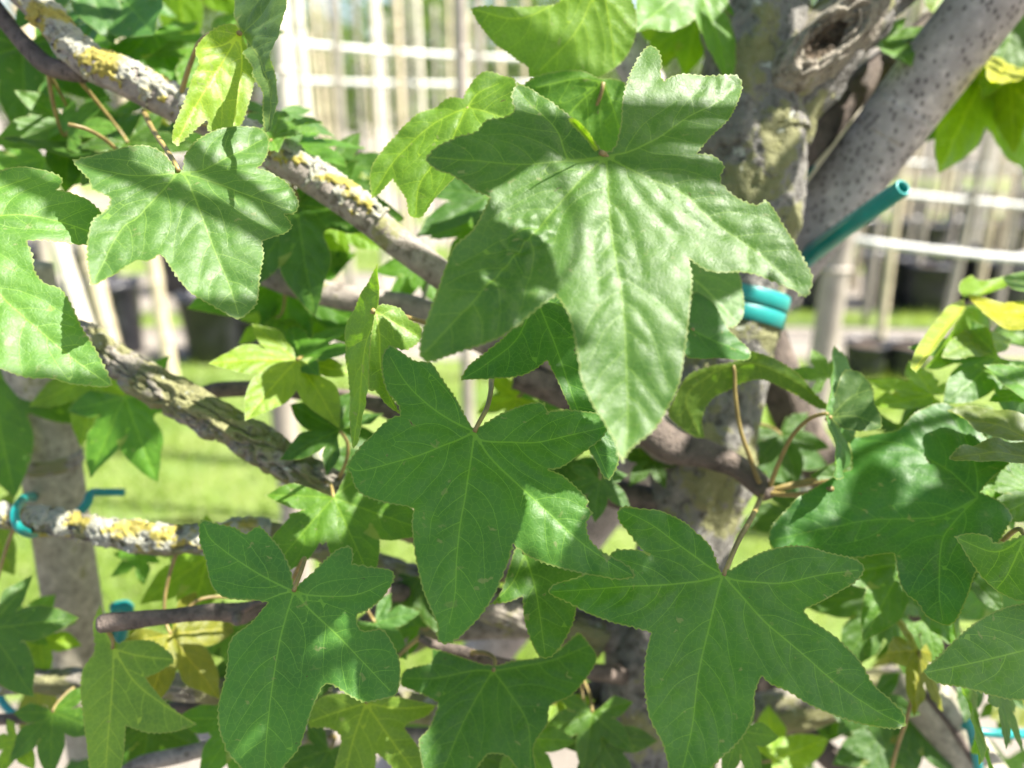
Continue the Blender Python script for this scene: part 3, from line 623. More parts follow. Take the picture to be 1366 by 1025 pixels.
# ---- sunlit leaf on the left
traced((238, 228), (316, 421), '244,225 247,209 262,190 289,175 323,170 343,170 357,182 358,202 350,219 342,225 360,229 380,241 394,259 399,272 392,283 380,282 390,299 380,310 360,318 350,323 352,340 347,370 343,401 331,414 315,421 289,411 259,394 235,370 222,350 214,344 198,352 182,350 158,364 138,374 121,382 119,367 116,347 117,320 125,295 143,276 146,262 124,252 118,239 101,222 98,215 118,209 151,204 188,200 212,205 229,219 235,225',
       ['249,238 269,289 289,340 303,370 318,414', '286,242 330,259 390,277', '269,225 303,209 350,186', '215,232 168,232 106,217', '215,256 182,289 161,306 125,374'],
       .372, 32, 20, (0.071, 0.166, 0.026), grid=1.8, droop=.03, wave=1.0, fold=.14, pet=[(232, 216, .378), (222, 200, .40), (205, 175, .44), (192, 150, .478)], label='sunlit rounded leaf below the lichen branch')
# ---- leaf entering at the left edge
traced((-70, 305), (148, 508), '-75,292 -60,240 -30,228 0,229 30,227 57,230 79,237 84,247 76,257 94,261 118,269 141,289 165,313 180,331 168,338 128,329 94,325 57,325 36,327 44,343 47,364 60,380 81,387 97,411 111,438 128,465 150,507 134,512 108,510 67,504 40,503 0,493 -40,470 -70,440 -95,425 -150,430 -200,400 -160,350 -190,290 -150,240 -110,250 -80,294',
       ['0,392 27,418 67,451 111,485 145,507', '10,288 90,298 175,331', '-90,360 -180,395', '-110,290 -180,285', '-30,265 40,238'],
       .345, 28, 24, (0.076, 0.178, 0.026), grid=2.0, droop=.03, wave=.9, label='pale sunlit leaf overlapping the top of the grey post')
# ---- right side leaves
traced((1302, 668), (1262, 828), '1308,662 1330,672 1350,690 1340,710 1325,735 1300,767 1290,798 1280,821 1266,831 1242,821 1226,804 1205,784 1195,761 1192,739 1165,744 1135,744 1094,737 1057,730 1034,724 1027,707 1034,690 1067,660 1094,643 1125,626 1138,619 1135,589 1134,574 1175,576 1199,576 1219,556 1242,542 1263,539 1286,552 1296,569 1310,579 1330,600 1345,620 1325,640 1306,660',
       ['1275,695 1256,724 1253,774 1261,822', '1250,690 1170,690 1100,700 1035,710', '1270,635 1216,599 1150,580', '1300,620 1285,580 1265,545'],
       .430, 40, -12, (0.050, 0.150, 0.024), grid=2.2, droop=.05, wave=1.4, fold=.16, label='scarred dark leaf with rippled surface behind its neighbour')
traced((1368, 716), (1400, 800), '1372,714 1350,720 1327,724 1320,717 1293,712 1273,717 1293,744 1306,764 1323,784 1347,801 1366,806 1400,812 1440,790 1450,740 1420,715', ['1400,780 1405,808', '1330,735 1280,719', '1420,740 1445,745', '1345,765 1330,785'], .385, 35, -10, MID, grid=2.2, wave=.8, pet=[(1360, 706, .40), (1348, 712, .42), (1330, 730, .46)])
traced((1440, 850), (1236, 897), '1445,840 1420,815 1366,808 1333,813 1303,828 1273,852 1246,882 1234,895 1239,904 1253,912 1276,916 1310,926 1340,934 1366,936 1400,950 1430,960 1460,900', ['1366,868 1300,884 1240,896', '1420,900 1425,950', '1430,830 1400,812'], .372, 28, 8, (0.068, 0.173, 0.026), grid=2.2, wave=.8, fold=.14)
# upright curled leaf and its stalk
traced((1104, 552), (1114, 462), '1102,556 1107,530 1108,508 1112,485 1113,461 1121,475 1126,492 1128,508 1127,540 1135,572 1130,600 1125,626 1108,641 1101,637 1108,600 1101,576', ['1112,510 1114,470', '1112,590 1106,636', '1118,570 1130,590'], .452, 10, 48, (0.068, 0.150, 0.036), grid=2.0, wave=1.2, fold=.3, pet=[(1096, 553, .456), (1078, 560, .465), (1056, 583, .48), (1038, 620, .495), (1026, 652, .508)])
traced((1108, 556), (1166, 540), '1106,548 1118,520 1128,500 1148,502 1165,522 1167,540 1175,556 1175,574 1142,578 1120,572', ['1135,530 1163,522', '1140,556 1172,566'], .455, 40, -30, (0.083, 0.150, 0.046), grid=2.0, wave=1.2, fold=.3, pet=[(1104, 560, .458)])
# leaf seen from below beside the trunk, with its stalk
traced((978, 487), (930, 583), '972,484 946,488 916,502 899,529 890,549 902,566 926,582 940,584 938,556 953,535 983,519 1017,508 1057,525 1091,544 1108,543 1087,525 1064,498 1030,478 1000,468 985,480', ['950,498 915,530 932,578', '1010,486 1060,508 1104,541', '945,492 905,515 893,548'], .475, -22, 4, (0.076, 0.145, 0.018), flip=True, grid=2.0, wave=1.1, fold=.2, droop=.06, pet=[(980, 500, .477), (981, 530, .48), (988, 575, .487), (1002, 615, .496), (1016, 652, .508)])
traced((925, 440), (1000, 474), '915,430 922,394 946,407 970,441 1000,471 992,485 949,483 916,482 905,460', ['950,452 996,474'], .455, 45, 15, (0.041, 0.122, 0.020), grid=2.0, wave=.8, fold=.2)
traced((900, 350), (985, 432), '890,345 921,348 955,352 983,367 991,404 990,424 976,438 950,425 925,405 900,390', ['940,385 982,428'], .49, 30, 10, (0.083, 0.184, 0.036), grid=2.4, wave=.6)
# dark leaf between the largest and the middle leaf
traced((715, 395), (812, 640), '720,385 770,380 850,400 900,420 880,460 850,500 826,520 826,600 824,622 813,640 805,636 788,606 772,585 761,548 744,508 730,480 700,500 660,506 614,507 626,488 650,470 680,440 690,410', ['745,470 770,545 800,610 812,636', '690,450 650,485 618,505', '790,420 850,440 890,428'], .405, 22, 0, (0.050, 0.139, 0.021), grid=2.2, wave=.7)
# young yellow-green leaf
traced((500, 417), (475, 598), '503,409 503,387 507,353 498,367 481,401 468,434 466,471 466,522 471,572 476,599 483,589 485,555 491,522 496,470 498,440', ['484,470 476,560 476,595', '503,375 506,356'], .40, 6, -52, (0.137, 0.261, 0.017), grid=1.8, wave=.7, fold=.1, pet=[(520, 418, .405), (560, 428, .43), (600, 440, .49)])
traced((501, 417), (532, 556), '503,411 522,409 535,414 545,428 559,438 561,454 542,467 522,463 515,485 517,510 534,553 515,539 502,522 492,520 492,470 496,440', ['506,450 510,500 528,545', '520,428 556,448'], .399, 18, 18, (0.112, 0.228, 0.020), grid=1.8, wave=.8, fold=.18, pet=[(497, 415, .40)])
# curled leaf, top left; backlight and sheen put into its two colours
traced((319, 45), (235, 194), '317,40 308,35 290,38 269,54 259,71 264,87 256,104 246,135 232,168 230,188 236,195 259,175 278,158 276,175 316,172 326,155 341,101 338,84 325,58', ['290,95 262,140 237,188', '322,90 312,165', '300,60 270,66'], .415, 6, 34, (0.157, 0.261, 0.015), grid=1.8, wave=.9, fold=.2, pet=[(300, 42, .425), (270, 52, .44), (254, 85, .46), (240, 130, .475)])
traced((321, 45), (366, 180), '322,40 320,15 323,-15 345,-45 380,-30 388,10 387,22 380,50 371,74 370,101 375,141 364,178 357,178 356,141 346,104 336,80', ['350,20 375,-20', '350,80 362,130 361,172'], .412, 20, -38, (0.088, 0.156, 0.040), grid=1.8, wave=1.0, fold=.25, pet=[(317, 44, .415)])
# drooping leaf left of the largest one
traced((623, 144), (492, 258), '619,135 596,136 562,155 528,182 505,205 491,230 493,259 505,252 522,236 540,262 545,285 562,290 585,262 610,240 640,220 680,215 690,170 688,112 663,101 643,103 626,118', ['580,165 530,205 495,250', '600,190 560,240 553,284', '640,125 665,112', '650,150 685,160'], .425, 24, -10, (0.085, 0.184, 0.015), grid=2.0, wave=.8, fold=.22, droop=.05, pet=[(626, 152, .43), (634, 170, .44), (650, 210, .46), (680, 350, .50)], label='drooping leaf with a dry white tip beside the largest leaf')
traced((805, 110), (830, 190), '800,104 778,94 744,94 712,104 690,125 700,160 740,190 790,210 828,200 845,160 836,112 820,104', ['770,105 715,118', '820,150 830,190', '770,140 740,180'], .44, -10, -5, (0.088, 0.189, 0.013), flip=True, grid=2.2, wave=.8, fold=.2, pet=[(802, 125, .442), (793, 150, .45), (787, 180, .47), (800, 260, .53)])
# big backlit leaf at the top
traced((800, -30), (629, 12), '805,-40 760,-20 745,3 727,7 677,8 640,8 628,12 636,27 660,57 690,78 704,88 707,102 760,112 805,100 840,70 850,20 830,-25', ['740,5 690,25 634,14', '770,40 720,95', '815,40 820,85'], .47, -6, 10, (0.117, 0.233, 0.011), flip=True, grid=2.4, wave=.7)
# soft pale leaf low on the left
traced((150, 866), (140, 1036), '158,858 168,855 202,855 229,872 233,884 209,899 195,904 215,929 242,953 264,966 236,976 199,978 168,968 167,1000 158,1036 140,1045 121,1030 114,966 109,926 111,895 126,868 125,831 133,806 140,830 148,850', ['148,930 140,1030', '185,915 258,965', '185,875 230,880', '138,840 133,812'], .465, 22, 0, (0.117, 0.217, 0.033), grid=2.4, wave=.6)
# yellowish leaf and dark leaf at the bottom
traced((488, 938), (458, 1050), '495,930 520,928 560,936 582,941 570,955 545,965 540,972 560,1000 575,1040 545,1050 520,1020 502,1004 500,1030 490,1060 440,1060 448,1020 455,985 440,972 414,970 412,950 430,930 460,925 480,930', ['470,990 458,1045', '520,985 560,1040', '530,945 578,942', '450,950 416,962'], .47, 24, 0, (0.144, 0.222, 0.020), grid=2.4, wave=.5)
traced((658, 895), (584, 1052), '662,888 640,885 600,872 576,866 575,885 540,895 536,915 560,925 584,938 580,955 570,975 559,988 566,1030 584,1056 620,1048 643,1016 653,1006 677,1010 700,1040 715,1030 712,996 730,966 734,942 761,929 784,902 796,878 784,858 771,845 744,868 717,878 683,882', ['653,902 620,960 590,1030', '680,925 704,966 708,1025', '690,890 740,880 785,862', '630,895 580,905 542,905'], .455, 26, 0, (0.048, 0.139, 0.016), grid=2.2, wave=.7)
traced((700, 738), (727, 878), '690,730 680,755 668,790 655,806 680,804 697,796 700,830 710,860 720,877 735,877 750,860 765,830 769,805 768,780 780,760 760,735 720,728', ['715,790 727,872', '685,775 660,803'], .425, 26, 0, (0.061, 0.166, 0.018), grid=2.2, wave=.6)

# folded leaves, some coloured brighter as if sunlit, brownish leaves on the right
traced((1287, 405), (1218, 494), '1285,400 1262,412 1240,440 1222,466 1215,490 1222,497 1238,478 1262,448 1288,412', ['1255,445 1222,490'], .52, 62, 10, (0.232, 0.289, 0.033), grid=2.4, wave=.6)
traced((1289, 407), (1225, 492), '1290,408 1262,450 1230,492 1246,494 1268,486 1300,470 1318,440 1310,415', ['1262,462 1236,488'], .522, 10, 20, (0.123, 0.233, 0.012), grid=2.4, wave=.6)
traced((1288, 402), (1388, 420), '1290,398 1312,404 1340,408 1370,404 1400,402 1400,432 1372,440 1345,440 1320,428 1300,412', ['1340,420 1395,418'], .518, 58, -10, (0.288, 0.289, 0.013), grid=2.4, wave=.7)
traced((1305, 398), (1345, 368), '1285,402 1278,390 1282,378 1296,370 1302,376 1318,378 1340,370 1362,366 1345,384 1322,394', ['1320,386 1350,370'], .53, 52, -10, (0.137, 0.245, 0.013), grid=2.4, wave=.6)
traced((1400, 388), (1340, 372), '1405,395 1380,396 1352,384 1338,372 1348,366 1375,364 1405,366', ['1345,372'], .51, 55, 10, (0.096, 0.189, 0.040), grid=2.4, wave=.6)
traced((1345, 455), (1260, 478), '1350,452 1330,446 1300,440 1275,450 1262,462 1255,478 1280,482 1310,478 1340,470', ['1300,458 1262,474'], .525, 45, 20, (0.103, 0.189, 0.026), grid=2.4, wave=1.0)
traced((1410, 470), (1330, 440), '1412,480 1380,470 1345,462 1322,450 1335,430 1360,440 1390,432 1415,430', ['1370,452 1335,440'], .54, 50, 0, (0.083, 0.166, 0.013), grid=2.4, wave=1.0)
traced((1400, 612), (1268, 614), '1405,600 1366,594 1327,593 1293,599 1272,608 1265,614 1276,620 1300,622 1327,624 1366,626 1405,630', ['1330,608 1270,614'], .412, 62, 0, (0.076, 0.111, 0.023), grid=2.0, wave=1.2, fold=.2)
traced((1405, 588), (1266, 546), '1405,600 1366,592 1335,585 1308,576 1286,562 1264,546 1290,541 1325,548 1366,560 1405,572', ['1340,568 1275,548'], .425, 58, 0, (0.088, 0.127, 0.023), grid=2.0, wave=1.4, fold=.25)
traced((1420, 540), (1312, 490), '1420,556 1385,546 1355,530 1330,508 1312,490 1335,488 1366,494 1420,500', ['1360,514 1318,492'], .445, 50, 0, (0.068, 0.178, 0.013), grid=2.2, wave=.8, fold=.2)

# ------------------------------------------------------------------ pattern leaves, copied
def template(seed, **kw):
    r = np.random.RandomState(seed)
    lob = [(112, .66), (57, .95), (0, 1.0), (-57, .95), (-112, .66)]
    lob = [(a+r.uniform(-6, 6), l*r.uniform(.92, 1.06)) for a, l in lob]
    def dr(a): return np.array([math.sin(rad(a)), math.cos(rad(a))])
    o = [np.array([.02, -.02]), np.array([.10, -.09])+r.uniform(-.02, .02, 2)]; vs_ = []
    for k, (a, l) in enumerate(lob):
        q, ax = dr(a+90), dr(a+r.uniform(-3, 3)); w = r.uniform(.19, .23)
        for t, ww in ((.40, 1.0), (.58, 1.02), (.76, .68), (.90, .30), (1.0, 0), (.90, -.30), (.76, -.68), (.58, -1.02), (.40, -1.0)):
            if l < .8 and ((k == 0 and ww > .9 and t < .5) or (k == 4 and ww < -.9 and t < .5)): continue
            o.append(ax*l*t+q*w*ww*l*r.uniform(.93, 1.07))
        vs_.append([(0, 0), tuple(ax*l*50+q*r.uniform(-1, 1)), tuple(ax*l*97)])
        if k < 4: o.append(dr((a+lob[k+1][0])/2)*r.uniform(.40, .47))
    o += [np.array([-.10, -.09])+r.uniform(-.02, .02, 2), np.array([-.02, -.02])]
    return leaf_mesh([tuple(x*100) for x in o], [[(x*1.0, y*1.0) for x, y in v] for v in vs_], seed=seed, grid=3.2, ds=1.2, tooth=.85, pitch=3.6, secsp=20, **kw)
TPL = [template(100+i, droop=d, wave=w, fold=f, cup=c) for i, (d, w, f, c) in enumerate([(.03, 1, .12, 0), (.10, 1.2, .15, 0), (.05, 1.3, .25, .12), (.14, 1, .12, -.1), (.02, 1.4, .2, .3), (.16, 1.4, .3, .2), (.08, .9, .1, 0), (.04, 1.1, .18, -.22)])]
def fill(j, tip, d, color, pitch=25, yaw=0, k=None, flip=False, pet=True, wide=1.0):
    J, X, Y, Z, L, hit = plane_frame(j, tip, d, pitch, yaw, flip)
    s = min(L, .13)/.1; M = mat4(J, X*wide, Y, Z, s)
    ob = link_leaf(TPL[NLEAF[0] % 8 if k is None else k], M, color)
    if pet: petiole(ob, M, maxd=.085)
    return ob
FL = [  # stalk end, tip, distance, colour, tilt up, tilt sideways, underside?
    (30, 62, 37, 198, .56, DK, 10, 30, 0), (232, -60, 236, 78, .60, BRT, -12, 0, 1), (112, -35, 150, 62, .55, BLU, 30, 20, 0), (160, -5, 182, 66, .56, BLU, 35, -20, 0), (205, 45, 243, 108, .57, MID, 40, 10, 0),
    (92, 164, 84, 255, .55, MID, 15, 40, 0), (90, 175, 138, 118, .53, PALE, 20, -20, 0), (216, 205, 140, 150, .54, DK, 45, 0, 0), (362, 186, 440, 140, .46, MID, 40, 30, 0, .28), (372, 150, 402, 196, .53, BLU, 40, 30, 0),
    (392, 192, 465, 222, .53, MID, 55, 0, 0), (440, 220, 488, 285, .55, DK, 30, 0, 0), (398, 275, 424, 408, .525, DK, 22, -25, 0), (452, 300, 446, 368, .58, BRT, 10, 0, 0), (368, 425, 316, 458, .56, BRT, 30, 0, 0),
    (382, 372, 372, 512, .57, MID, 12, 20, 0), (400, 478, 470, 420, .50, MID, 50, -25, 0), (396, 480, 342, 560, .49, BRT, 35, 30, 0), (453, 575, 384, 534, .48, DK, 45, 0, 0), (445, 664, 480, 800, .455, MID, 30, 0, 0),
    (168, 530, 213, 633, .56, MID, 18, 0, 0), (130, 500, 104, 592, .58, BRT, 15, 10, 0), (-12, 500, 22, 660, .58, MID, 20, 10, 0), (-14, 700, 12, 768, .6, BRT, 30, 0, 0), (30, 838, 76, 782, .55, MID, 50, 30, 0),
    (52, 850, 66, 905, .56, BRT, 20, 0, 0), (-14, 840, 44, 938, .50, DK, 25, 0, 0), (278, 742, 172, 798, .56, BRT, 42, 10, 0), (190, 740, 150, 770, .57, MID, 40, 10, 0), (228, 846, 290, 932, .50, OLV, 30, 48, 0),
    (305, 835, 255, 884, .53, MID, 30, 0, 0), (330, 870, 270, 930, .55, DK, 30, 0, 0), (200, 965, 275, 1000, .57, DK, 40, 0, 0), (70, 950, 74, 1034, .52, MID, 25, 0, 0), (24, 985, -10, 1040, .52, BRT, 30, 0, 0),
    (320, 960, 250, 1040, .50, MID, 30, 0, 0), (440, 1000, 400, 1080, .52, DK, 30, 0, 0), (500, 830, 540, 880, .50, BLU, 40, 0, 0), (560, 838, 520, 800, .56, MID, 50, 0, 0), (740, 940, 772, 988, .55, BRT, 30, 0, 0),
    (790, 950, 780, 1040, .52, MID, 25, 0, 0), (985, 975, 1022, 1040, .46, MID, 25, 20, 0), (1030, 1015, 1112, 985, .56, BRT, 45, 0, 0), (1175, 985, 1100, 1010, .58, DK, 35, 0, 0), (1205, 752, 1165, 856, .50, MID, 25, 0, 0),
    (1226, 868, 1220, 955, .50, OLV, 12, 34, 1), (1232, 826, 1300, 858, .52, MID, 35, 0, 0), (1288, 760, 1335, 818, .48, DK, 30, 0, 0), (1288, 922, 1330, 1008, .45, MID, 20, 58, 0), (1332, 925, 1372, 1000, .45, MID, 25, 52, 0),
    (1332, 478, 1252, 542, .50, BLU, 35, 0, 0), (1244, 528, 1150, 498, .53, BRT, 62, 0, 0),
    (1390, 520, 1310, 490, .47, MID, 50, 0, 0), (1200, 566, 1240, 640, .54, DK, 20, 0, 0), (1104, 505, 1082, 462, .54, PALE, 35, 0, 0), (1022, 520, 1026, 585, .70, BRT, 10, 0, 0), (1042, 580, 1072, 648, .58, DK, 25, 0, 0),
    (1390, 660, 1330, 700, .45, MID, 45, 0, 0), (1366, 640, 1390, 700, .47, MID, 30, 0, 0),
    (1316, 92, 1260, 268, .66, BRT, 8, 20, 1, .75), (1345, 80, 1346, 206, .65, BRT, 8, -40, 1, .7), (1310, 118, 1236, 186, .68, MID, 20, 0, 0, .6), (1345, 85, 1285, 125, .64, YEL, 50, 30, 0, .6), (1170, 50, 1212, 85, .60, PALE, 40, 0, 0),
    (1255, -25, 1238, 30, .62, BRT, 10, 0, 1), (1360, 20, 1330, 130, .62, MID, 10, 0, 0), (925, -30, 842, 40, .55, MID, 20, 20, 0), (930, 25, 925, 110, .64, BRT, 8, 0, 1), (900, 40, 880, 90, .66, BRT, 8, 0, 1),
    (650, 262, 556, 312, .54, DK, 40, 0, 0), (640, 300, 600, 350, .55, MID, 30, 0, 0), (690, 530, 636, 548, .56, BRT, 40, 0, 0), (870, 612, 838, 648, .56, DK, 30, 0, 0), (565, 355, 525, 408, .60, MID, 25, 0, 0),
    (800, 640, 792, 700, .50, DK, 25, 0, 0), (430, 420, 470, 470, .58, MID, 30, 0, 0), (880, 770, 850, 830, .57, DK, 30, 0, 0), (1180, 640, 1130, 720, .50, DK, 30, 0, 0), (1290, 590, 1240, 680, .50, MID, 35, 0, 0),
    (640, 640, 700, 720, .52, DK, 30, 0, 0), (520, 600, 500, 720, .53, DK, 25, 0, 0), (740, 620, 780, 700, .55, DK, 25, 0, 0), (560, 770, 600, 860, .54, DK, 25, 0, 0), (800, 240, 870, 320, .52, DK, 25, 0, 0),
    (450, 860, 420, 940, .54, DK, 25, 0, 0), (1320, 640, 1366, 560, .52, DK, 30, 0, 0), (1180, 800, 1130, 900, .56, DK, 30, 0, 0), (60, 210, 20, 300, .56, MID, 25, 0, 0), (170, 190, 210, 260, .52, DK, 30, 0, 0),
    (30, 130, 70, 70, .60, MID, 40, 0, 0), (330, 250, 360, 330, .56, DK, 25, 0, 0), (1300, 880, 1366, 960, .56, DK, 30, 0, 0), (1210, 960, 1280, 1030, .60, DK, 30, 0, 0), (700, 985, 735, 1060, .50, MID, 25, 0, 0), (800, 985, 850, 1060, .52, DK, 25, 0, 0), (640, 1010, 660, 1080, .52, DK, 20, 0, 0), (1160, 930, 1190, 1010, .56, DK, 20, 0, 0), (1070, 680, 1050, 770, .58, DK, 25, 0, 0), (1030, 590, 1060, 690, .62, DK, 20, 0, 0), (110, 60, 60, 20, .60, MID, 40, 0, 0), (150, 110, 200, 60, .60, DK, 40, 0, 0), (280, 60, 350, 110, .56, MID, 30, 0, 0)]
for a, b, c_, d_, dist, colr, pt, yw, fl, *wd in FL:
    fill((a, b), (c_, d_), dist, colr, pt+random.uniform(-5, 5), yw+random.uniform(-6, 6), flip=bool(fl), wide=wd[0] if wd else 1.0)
WIN = [(385, -40, 655, 225), (1060, 175, 1400, 480), (85, 320, 470, 470), (140, 470, 470, 700), (0, 640, 210, 830), (775, 590, 880, 745), (1075, 770, 1150, 850), (745, 880, 810, 1000), (400, 500, 470, 700)]
rf = np.random.RandomState(21); nf = 0
while nf < 44:
    u, v = rf.uniform(-20, 1390), rf.uniform(-20, 1060); rr_ = 62
    if any(x0-rr_ < u < x1+rr_ and y0-rr_ < v < y1+rr_ for x0, y0, x1, y1 in WIN): continue
    a = rf.uniform(-70, 70); L = rf.uniform(60, 100); du, dv = math.sin(rad(a))*L, math.cos(rad(a))*L
    if nf > 26: v = rf.uniform(860, 1050)
    if any(x0-40 < u < x1+40 and y0-40 < v < y1+40 for x0, y0, x1, y1 in WIN): continue
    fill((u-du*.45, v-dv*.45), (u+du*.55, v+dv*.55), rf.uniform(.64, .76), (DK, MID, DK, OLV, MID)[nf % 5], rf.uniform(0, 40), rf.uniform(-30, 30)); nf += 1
# visible lone stalks of leaves above and beside
for pth, r0 in [([(1226, 868, .498), (1222, 900, .50), (1212, 950, .51), (1196, 1000, .53), (1184, 1050, .56)], .0013), ([(1020, 656, .507), (1045, 660, .50), (1075, 659, .47), (1110, 652, .45)], .0016), ([(91, 166, .46), (115, 172, .465), (140, 186, .475), (162, 206, .49)], .0012), ([(238, 830, .49), (262, 802, .49), (300, 796, .50), (350, 800, .52)], .0011)]:
    tube('petiole', [(*P(*q), r0) for q in pth], M_PET, TREE, segs=10, step=.004)

# ------------------------------------------------------------------ unseen crown added above the frame, its leaves placed to cast dappled shade
SUNNY = [(955, 130, .34, 40), (905, 140, .34, 30), (1000, 325, .33, 34), (925, 285, .335, 28), (775, 440, .325, 38), (800, 520, .32, 20), (860, 90, .34, 24), (780, 180, .34, 14), (300, 215, .37, 40), (330, 265, .37, 42), (280, 300, .36, 40), (300, 380, .355, 30), (225, 290, .365, 22),
         (110, 300, .34, 46), (50, 270, .345, 40), (20, 340, .34, 40), (60, 420, .33, 36), (115, 440, .33, 34), (90, 470, .325, 34), (30, 440, .33, 30), (275, 110, .415, 36), (250, 165, .415, 20), (300, 60, .415, 20), (440, 250, .48, 24), (550, 315, .49, 20), (150, 95, .48, 20), (730, 40, .47, 60), (1290, 60, .54, 30), (1150, 200, .56, 30),
         (1200, 255, .54, 26), (1300, 180, .56, 40), (1345, 160, .55, 26), (1250, 450, .52, 30), (1330, 410, .52, 26), (1020, 410, .55, 20), (560, 180, .425, 30), (500, 450, .40, 22), (735, 700, .36, 16), (60, 690, .50, 26), (200, 715, .50, 20), (1190, 515, .53, 26), (1110, 640, .45, 10), (230, 40, .6, 40)]
SHADE = [(640, 215, .335, .34, .62), (715, 135, .34, .42, .5), (880, 500, .325, .36, .6), (1040, 300, .33, .36, .34), (560, 600, .37, .4, .8), (650, 660, .36, .35, .8), (600, 780, .355, .42, .8), (740, 580, .37, .45, .7),
         (960, 840, .36, .33, .9), (820, 790, .365, .4, .8), (1110, 890, .355, .42, .9), (930, 960, .34, .36, .9), (1090, 765, .37, .5, .7), (900, 710, .37, .37, .6), (360, 870, .37, .4, .9), (440, 870, .37, .45, .8), (330, 740, .385, .35, .7), (480, 780, .38, .5, .7), (350, 980, .36, .42, .9), (1200, 680, .43, .4, .9), (1250, 760, .42, .34, .8), (1110, 700, .43, .5, .7), (1230, 600, .44, .45, .7),
         (660, 950, .45, .4, .9), (740, 900, .46, .5, .8), (460, 700, .46, .35, .8), (160, 930, .46, .45, .8), (1320, 870, .37, .4, .6), (150, 225, .37, .4, .34), (1050, 270, .55, .4, .6), (960, 560, .55, .45, .6), (700, 480, .40, .4, .8)]
SP = np.array([P(u, v, d) for u, v, d, r in SUNNY]); SR = np.array([r*d/FPX for u, v, d, r in SUNNY])
shade_twigs = []
rc = np.random.RandomState(5)
for k in range(9):
    y0 = .26+.06*k+rc.uniform(-.02, .02); z0 = 1.60+rc.uniform(-.05, .15)
    pts = [(-.22, y0, z0, .006), (.06, y0+rc.uniform(-.06, .06), z0+.05, .006), (.40, y0+rc.uniform(-.08, .08), z0+.07, .005), (.85, y0+rc.uniform(-.1, .1), z0+.02, .004)]
    o, info = branch('twig', pts, M_BRANCH, True, segs=10, step=.01); shade_twigs.append(info[0])
# added limbs that carry the unseen shading twigs, off the top of the trunk
top = tr_rows[0]
branch('branch', [(top[0], top[1], top[2], .032), (top[0]-.05, top[1]+.02, 1.72, .022), (.02, .62, 1.72, .016), (-.08, .45, 1.68, .012), (-.10, .28, 1.66, .009)], M_TRUNK, True, segs=20, step=.01, amp=.001)
branch('branch', [(top[0], top[1], top[2]-.02, .030), (top[0]+.08, top[1], 1.66, .020), (.40, .50, 1.70, .014), (.42, .30, 1.66, .010)], M_TRUNK, True, segs=20, step=.01, amp=.001)
def clear_of_gaps(c, R):
    """True if a leaf of radius R at c leaves the sunlit gaps open and stays above the picture."""
    u, v, z = pix(c)
    if z > .05 and v+R*1.15/z*FPX > -25 and u-R*1.15/z*FPX < 1390: return False
    w = c-SP; t = w@SUND; perp = np.linalg.norm(w-t[:, None]*SUND, axis=1)
    return not np.any((t > 0) & (perp < SR+R))
def shade_leaf(c, s):
    nz = np.array([rc.normal(.3, .3), rc.normal(0, .3), 1.0]); nz /= np.linalg.norm(nz); a = rc.uniform(0, 6.28); y = np.array([math.cos(a), math.sin(a), -.25]); y -= nz*(y@nz); y /= np.linalg.norm(y)
    M = mat4(c-y*.035*s, np.cross(y, nz), y, nz, s); ob = link_leaf(TPL[NLEAF[0] % 8], M, MID); petiole(ob, M, maxd=.2)
nsh = 0
for u, v, d, t, s in SHADE:  # leaves added along the sun rays to shade these points
    for k in range(40):
        c_ = P(u, v, d)+SUND*(t+rc.uniform(-.08, .22))+rc.normal(0, .006+.0006*k, 3); s2 = s*(1 if k < 14 else .75 if k < 28 else .55)
        if clear_of_gaps(c_, .075*s2): shade_leaf(c_, s2); nsh += 1; break
CB = np.vstack(shade_twigs); made = 0; tries = 0
while made < 80 and tries < 6000:
    tries += 1
    c_ = CB[rc.randint(len(CB))]+rc.normal(0, .055, 3); s = rc.uniform(.75, 1.1)
    if clear_of_gaps(c_, .085*s): shade_leaf(c_, s); made += 1
print('crown leaves', made, 'tries', tries, 'leaves', NLEAF[0])

# ================================================================== CANES AND TIES OF THE FRAME
def big_cane(rows, mat, label, nodes=(), seed=0., amp=.0006, world=False):
    r = rows if world else pxpath(rows); root = empty('bamboo_cane', r[-1][:3]); V, F, info = tube_geo(r, segs=48, step=.004, amp=amp, scale=40, stretch=6, seed=seed)
    mesh_obj('culm', V, F, mat, root, origin=r[-1][:3])
    c, rr = info[0], info[1]
    for f in nodes:
        i = int(f*(len(c)-1)); i = min(max(i, 2), len(c)-3); t = c[i+1]-c[i]; t /= np.linalg.norm(t)
        V, F, _ = tube_geo([(*(c[i]+t*k), rr[i]*m) for k, m in ((-.006, 1.0), (-.003, 1.07), (0, 1.03), (.002, 1.09), (.006, 1.0))], segs=48, step=.0012, caps=False, amp=.0005, scale=90)
        mesh_obj('node_ring', V, F, M_BRANCH, root, origin=r[-1][:3])
    tag(root, label, 'cane'); return root, info
# diagonal speckled cane: from beyond the frame down behind the trunk to the ground
a, b = P(1335, -20, .56), P(1052, 348, .66); d = (b-a)/np.linalg.norm(b-a); rC = 46*.60/FPX
dn = b+d*((-.02-b[2])/d[2]) if d[2] < 0 else b
big_cane([(*(a-d*.5), rC*.97), (*a, rC), (*((a+b)/2), rC), (*b, rC*1.01), (*dn, rC*1.05)], M_CANE, 'thick grey speckled cane slanting up behind the trunk', (), 2., world=True)
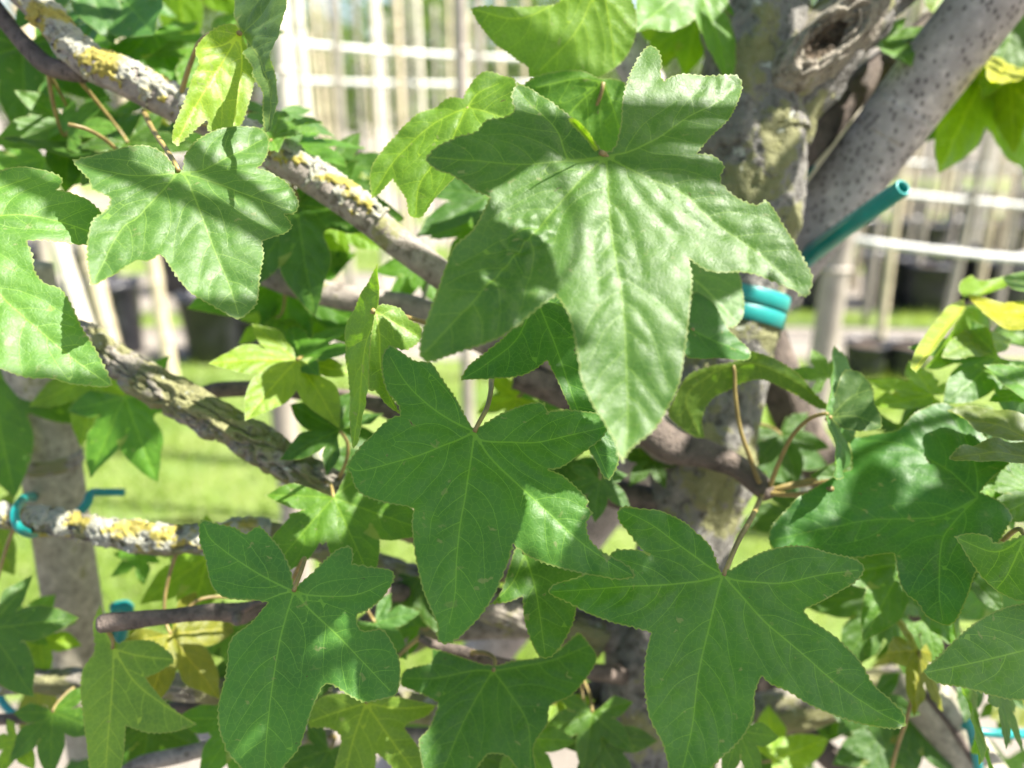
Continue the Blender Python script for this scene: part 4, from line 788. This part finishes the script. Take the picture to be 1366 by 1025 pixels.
# upright grey post on the left
a, b = P(52, 520, .60), P(104, 850, .655); sl_ = (b-a)/(b[2]-a[2])
def onpost(z): return a+sl_*(z-a[2])
r0 = 39*.60/FPX
zt = P(45, 352, .58)[2]
_, pinfo = big_cane([(*onpost(zt), r0*.97), (*onpost((zt+a[2])/2), r0), (*a, r0), (*onpost(.9), r0*.97), (*onpost(.5), r0*.97), (*onpost(-.03), r0)], M_POST, 'upright grey weathered cane post at the left with teal ties', (.122, .42, .72), 6., amp=.0005, world=True)
# cream cane sliver and second end behind the diagonal cane
big_cane([(1165, 112, .72, 15), (1120, 172, .71, 15), (1085, 222, .70, 15), (1000, 345, .69, 15), (900, 480, .69, 15), (700, 760, .72, 15)], M_BAMBW, 'thin cream cane hidden between trunk and speckled cane', (.5,), 3.)
# split stake, bottom right
rows = [(1215, 905, .60, 34), (1245, 945, .60, 35), (1290, 1010, .60, 36), (1380, 1140, .60, 36)]
st, sinfo = big_cane(rows, M_POST, 'short split stake in the lower right corner with a dark crack', (), 9.)
V, F, _ = tube_geo(pxpath([(1226, 915, .5825, 3), (1250, 945, .5805, 4), (1275, 978, .5800, 4), (1310, 1030, .5800, 4)]), segs=10, step=.003, amp=.0008, scale=200); mesh_obj('crack', V, F, M_DARK, st, origin=st['_w'])

def ring(center, axis, rx, prof, root, mat, name):
    ax = axis/np.linalg.norm(axis); e1 = np.cross(ax, [0, 1, 0]); e1 /= np.linalg.norm(e1); e2 = np.cross(ax, e1); n = 64; V = []; F = []; m = len(prof)
    for i in range(n):
        th_ = 2*math.pi*i/n; dd = e1*math.cos(th_)+e2*math.sin(th_)
        for h, o in prof: V.append(center+dd*(rx+o)+ax*h)
    for i in range(n):
        for k in range(m): F.append((i*m+k, i*m+(k+1) % m, ((i+1) % n)*m+(k+1) % m, ((i+1) % n)*m+k))
    return mesh_obj(name, V, F, mat, root, origin=root['_w'])
def tie(rows, label, hollow=False, world=False):
    q = rows if world else pxpath(rows); root = empty('tube_tie', q[0][:3])
    V, F, info = tube_geo(q, segs=20, step=.002, caps=not hollow); mesh_obj('tube', V, F, M_TEAL, root, origin=q[0][:3])
    if hollow:
        c, r = info[0], info[1]; t = c[-1]-c[-2]; t /= np.linalg.norm(t)
        rr = r[-1]; ring(c[-1], t, rr, [(-.0002, -.01*rr), (.0005, -.05*rr), (.0009, -.16*rr), (.0006, -.34*rr), (-.002, -.40*rr), (-.03, -.42*rr), (-.03, -.12*rr)], root, M_TEAL, 'tube_mouth')
    tag(root, label, 'plant tie', 'teal plastic tube ties'); return root
tie([(1040, 372, .645, 12), (1075, 345, .635, 12), (1108, 319, .60, 12), (1150, 289, .56, 12), (1204, 251, .525, 12)], 'dark teal tube end with open mouth poking out under the speckled cane', True)
tie([(1040, 262, .67, 12), (1062, 240, .655, 12), (1076, 219, .64, 12)], 'teal tube end peeping between trunk and speckled cane', True)
# flat double band round the trunk
cT = ti[0][np.argmin(np.abs(ti[0][:, 2]-P(1000, 408, .585)[2]))]; k = np.argmin(np.abs(ti[0][:, 2]-cT[2])); axT = ti[0][k-3]-ti[0][k+3]; rT = ti[1][k]+.002
band = tag(empty('trunk_band', cT), 'bright teal plastic band wound twice round the grey trunk', 'plant tie', 'teal plastic tube ties')
pf = [(-.0055, 0), (-.0056, .0012), (-.005, .0018), (0, .0020), (.005, .0018), (.0056, .0012), (.0055, 0)]
axn = axT/np.linalg.norm(axT)
for h in (-.0062, .0062): ring(cT+axn*h, axn, rT, pf, band, M_TEAL, 'band_turn')
# ties on the post
def loop_tie(v, depth_out, label, tail=None, tilt=.3, start=None, r_t=.0030, cover=None):
    z = P(80, v, .63)[2]; c0 = onpost(z); pts = []
    for i in range(27):
        th_ = 2*math.pi*i/26; rr = r0+.0035+(depth_out if math.sin(th_) < -.2 else 0)
        pts.append((c0[0]+rr*1.12*math.cos(th_), c0[1]+rr*math.sin(th_), c0[2]+tilt*.02*math.sin(th_)+.002*math.cos(th_), r_t))
    if tail: pts += [(*P(*q), r_t) for q in tail]
    tie(pts, label, world=True)
tie([(165, 657, .575, 5), (140, 657, .575, 5), (122, 658, .568, 5.5), (116, 672, .562, 6), (104, 685, .562, 6), (95, 692, .575, 6), (84, 694, .64, 6), (66, 682, .655, 6), (48, 665, .61, 6), (34, 664, .56, 6), (22, 678, .50, 6), (20, 693, .488, 6), (27, 706, .490, 6), (42, 712, .52, 6), (56, 706, .56, 6)], 'teal tube tie holding the lichen covered branch to the grey post')
loop_tie(905, .030, 'teal tube tie on the grey post below the broken twig', tilt=1.0)
tie([(1282, 930, .56, 6), (1290, 955, .555, 6), (1298, 985, .555, 6), (1306, 1030, .56, 6)], 'teal tube tie hanging over the split stake')
tie([(1285, 965, .57, 6), (1300, 975, .565, 6), (1325, 978, .565, 6), (1352, 980, .57, 6), (1380, 978, .58, 6)], 'teal tube tie running sideways from the split stake')
tie([(150, 812, .60, 8), (170, 810, .60, 8), (165, 835, .60, 7), (160, 856, .60, 7)], 'dark teal tube tie just behind the broken twig')
for o in bpy.data.objects:
    if '_w' in o: del o['_w']
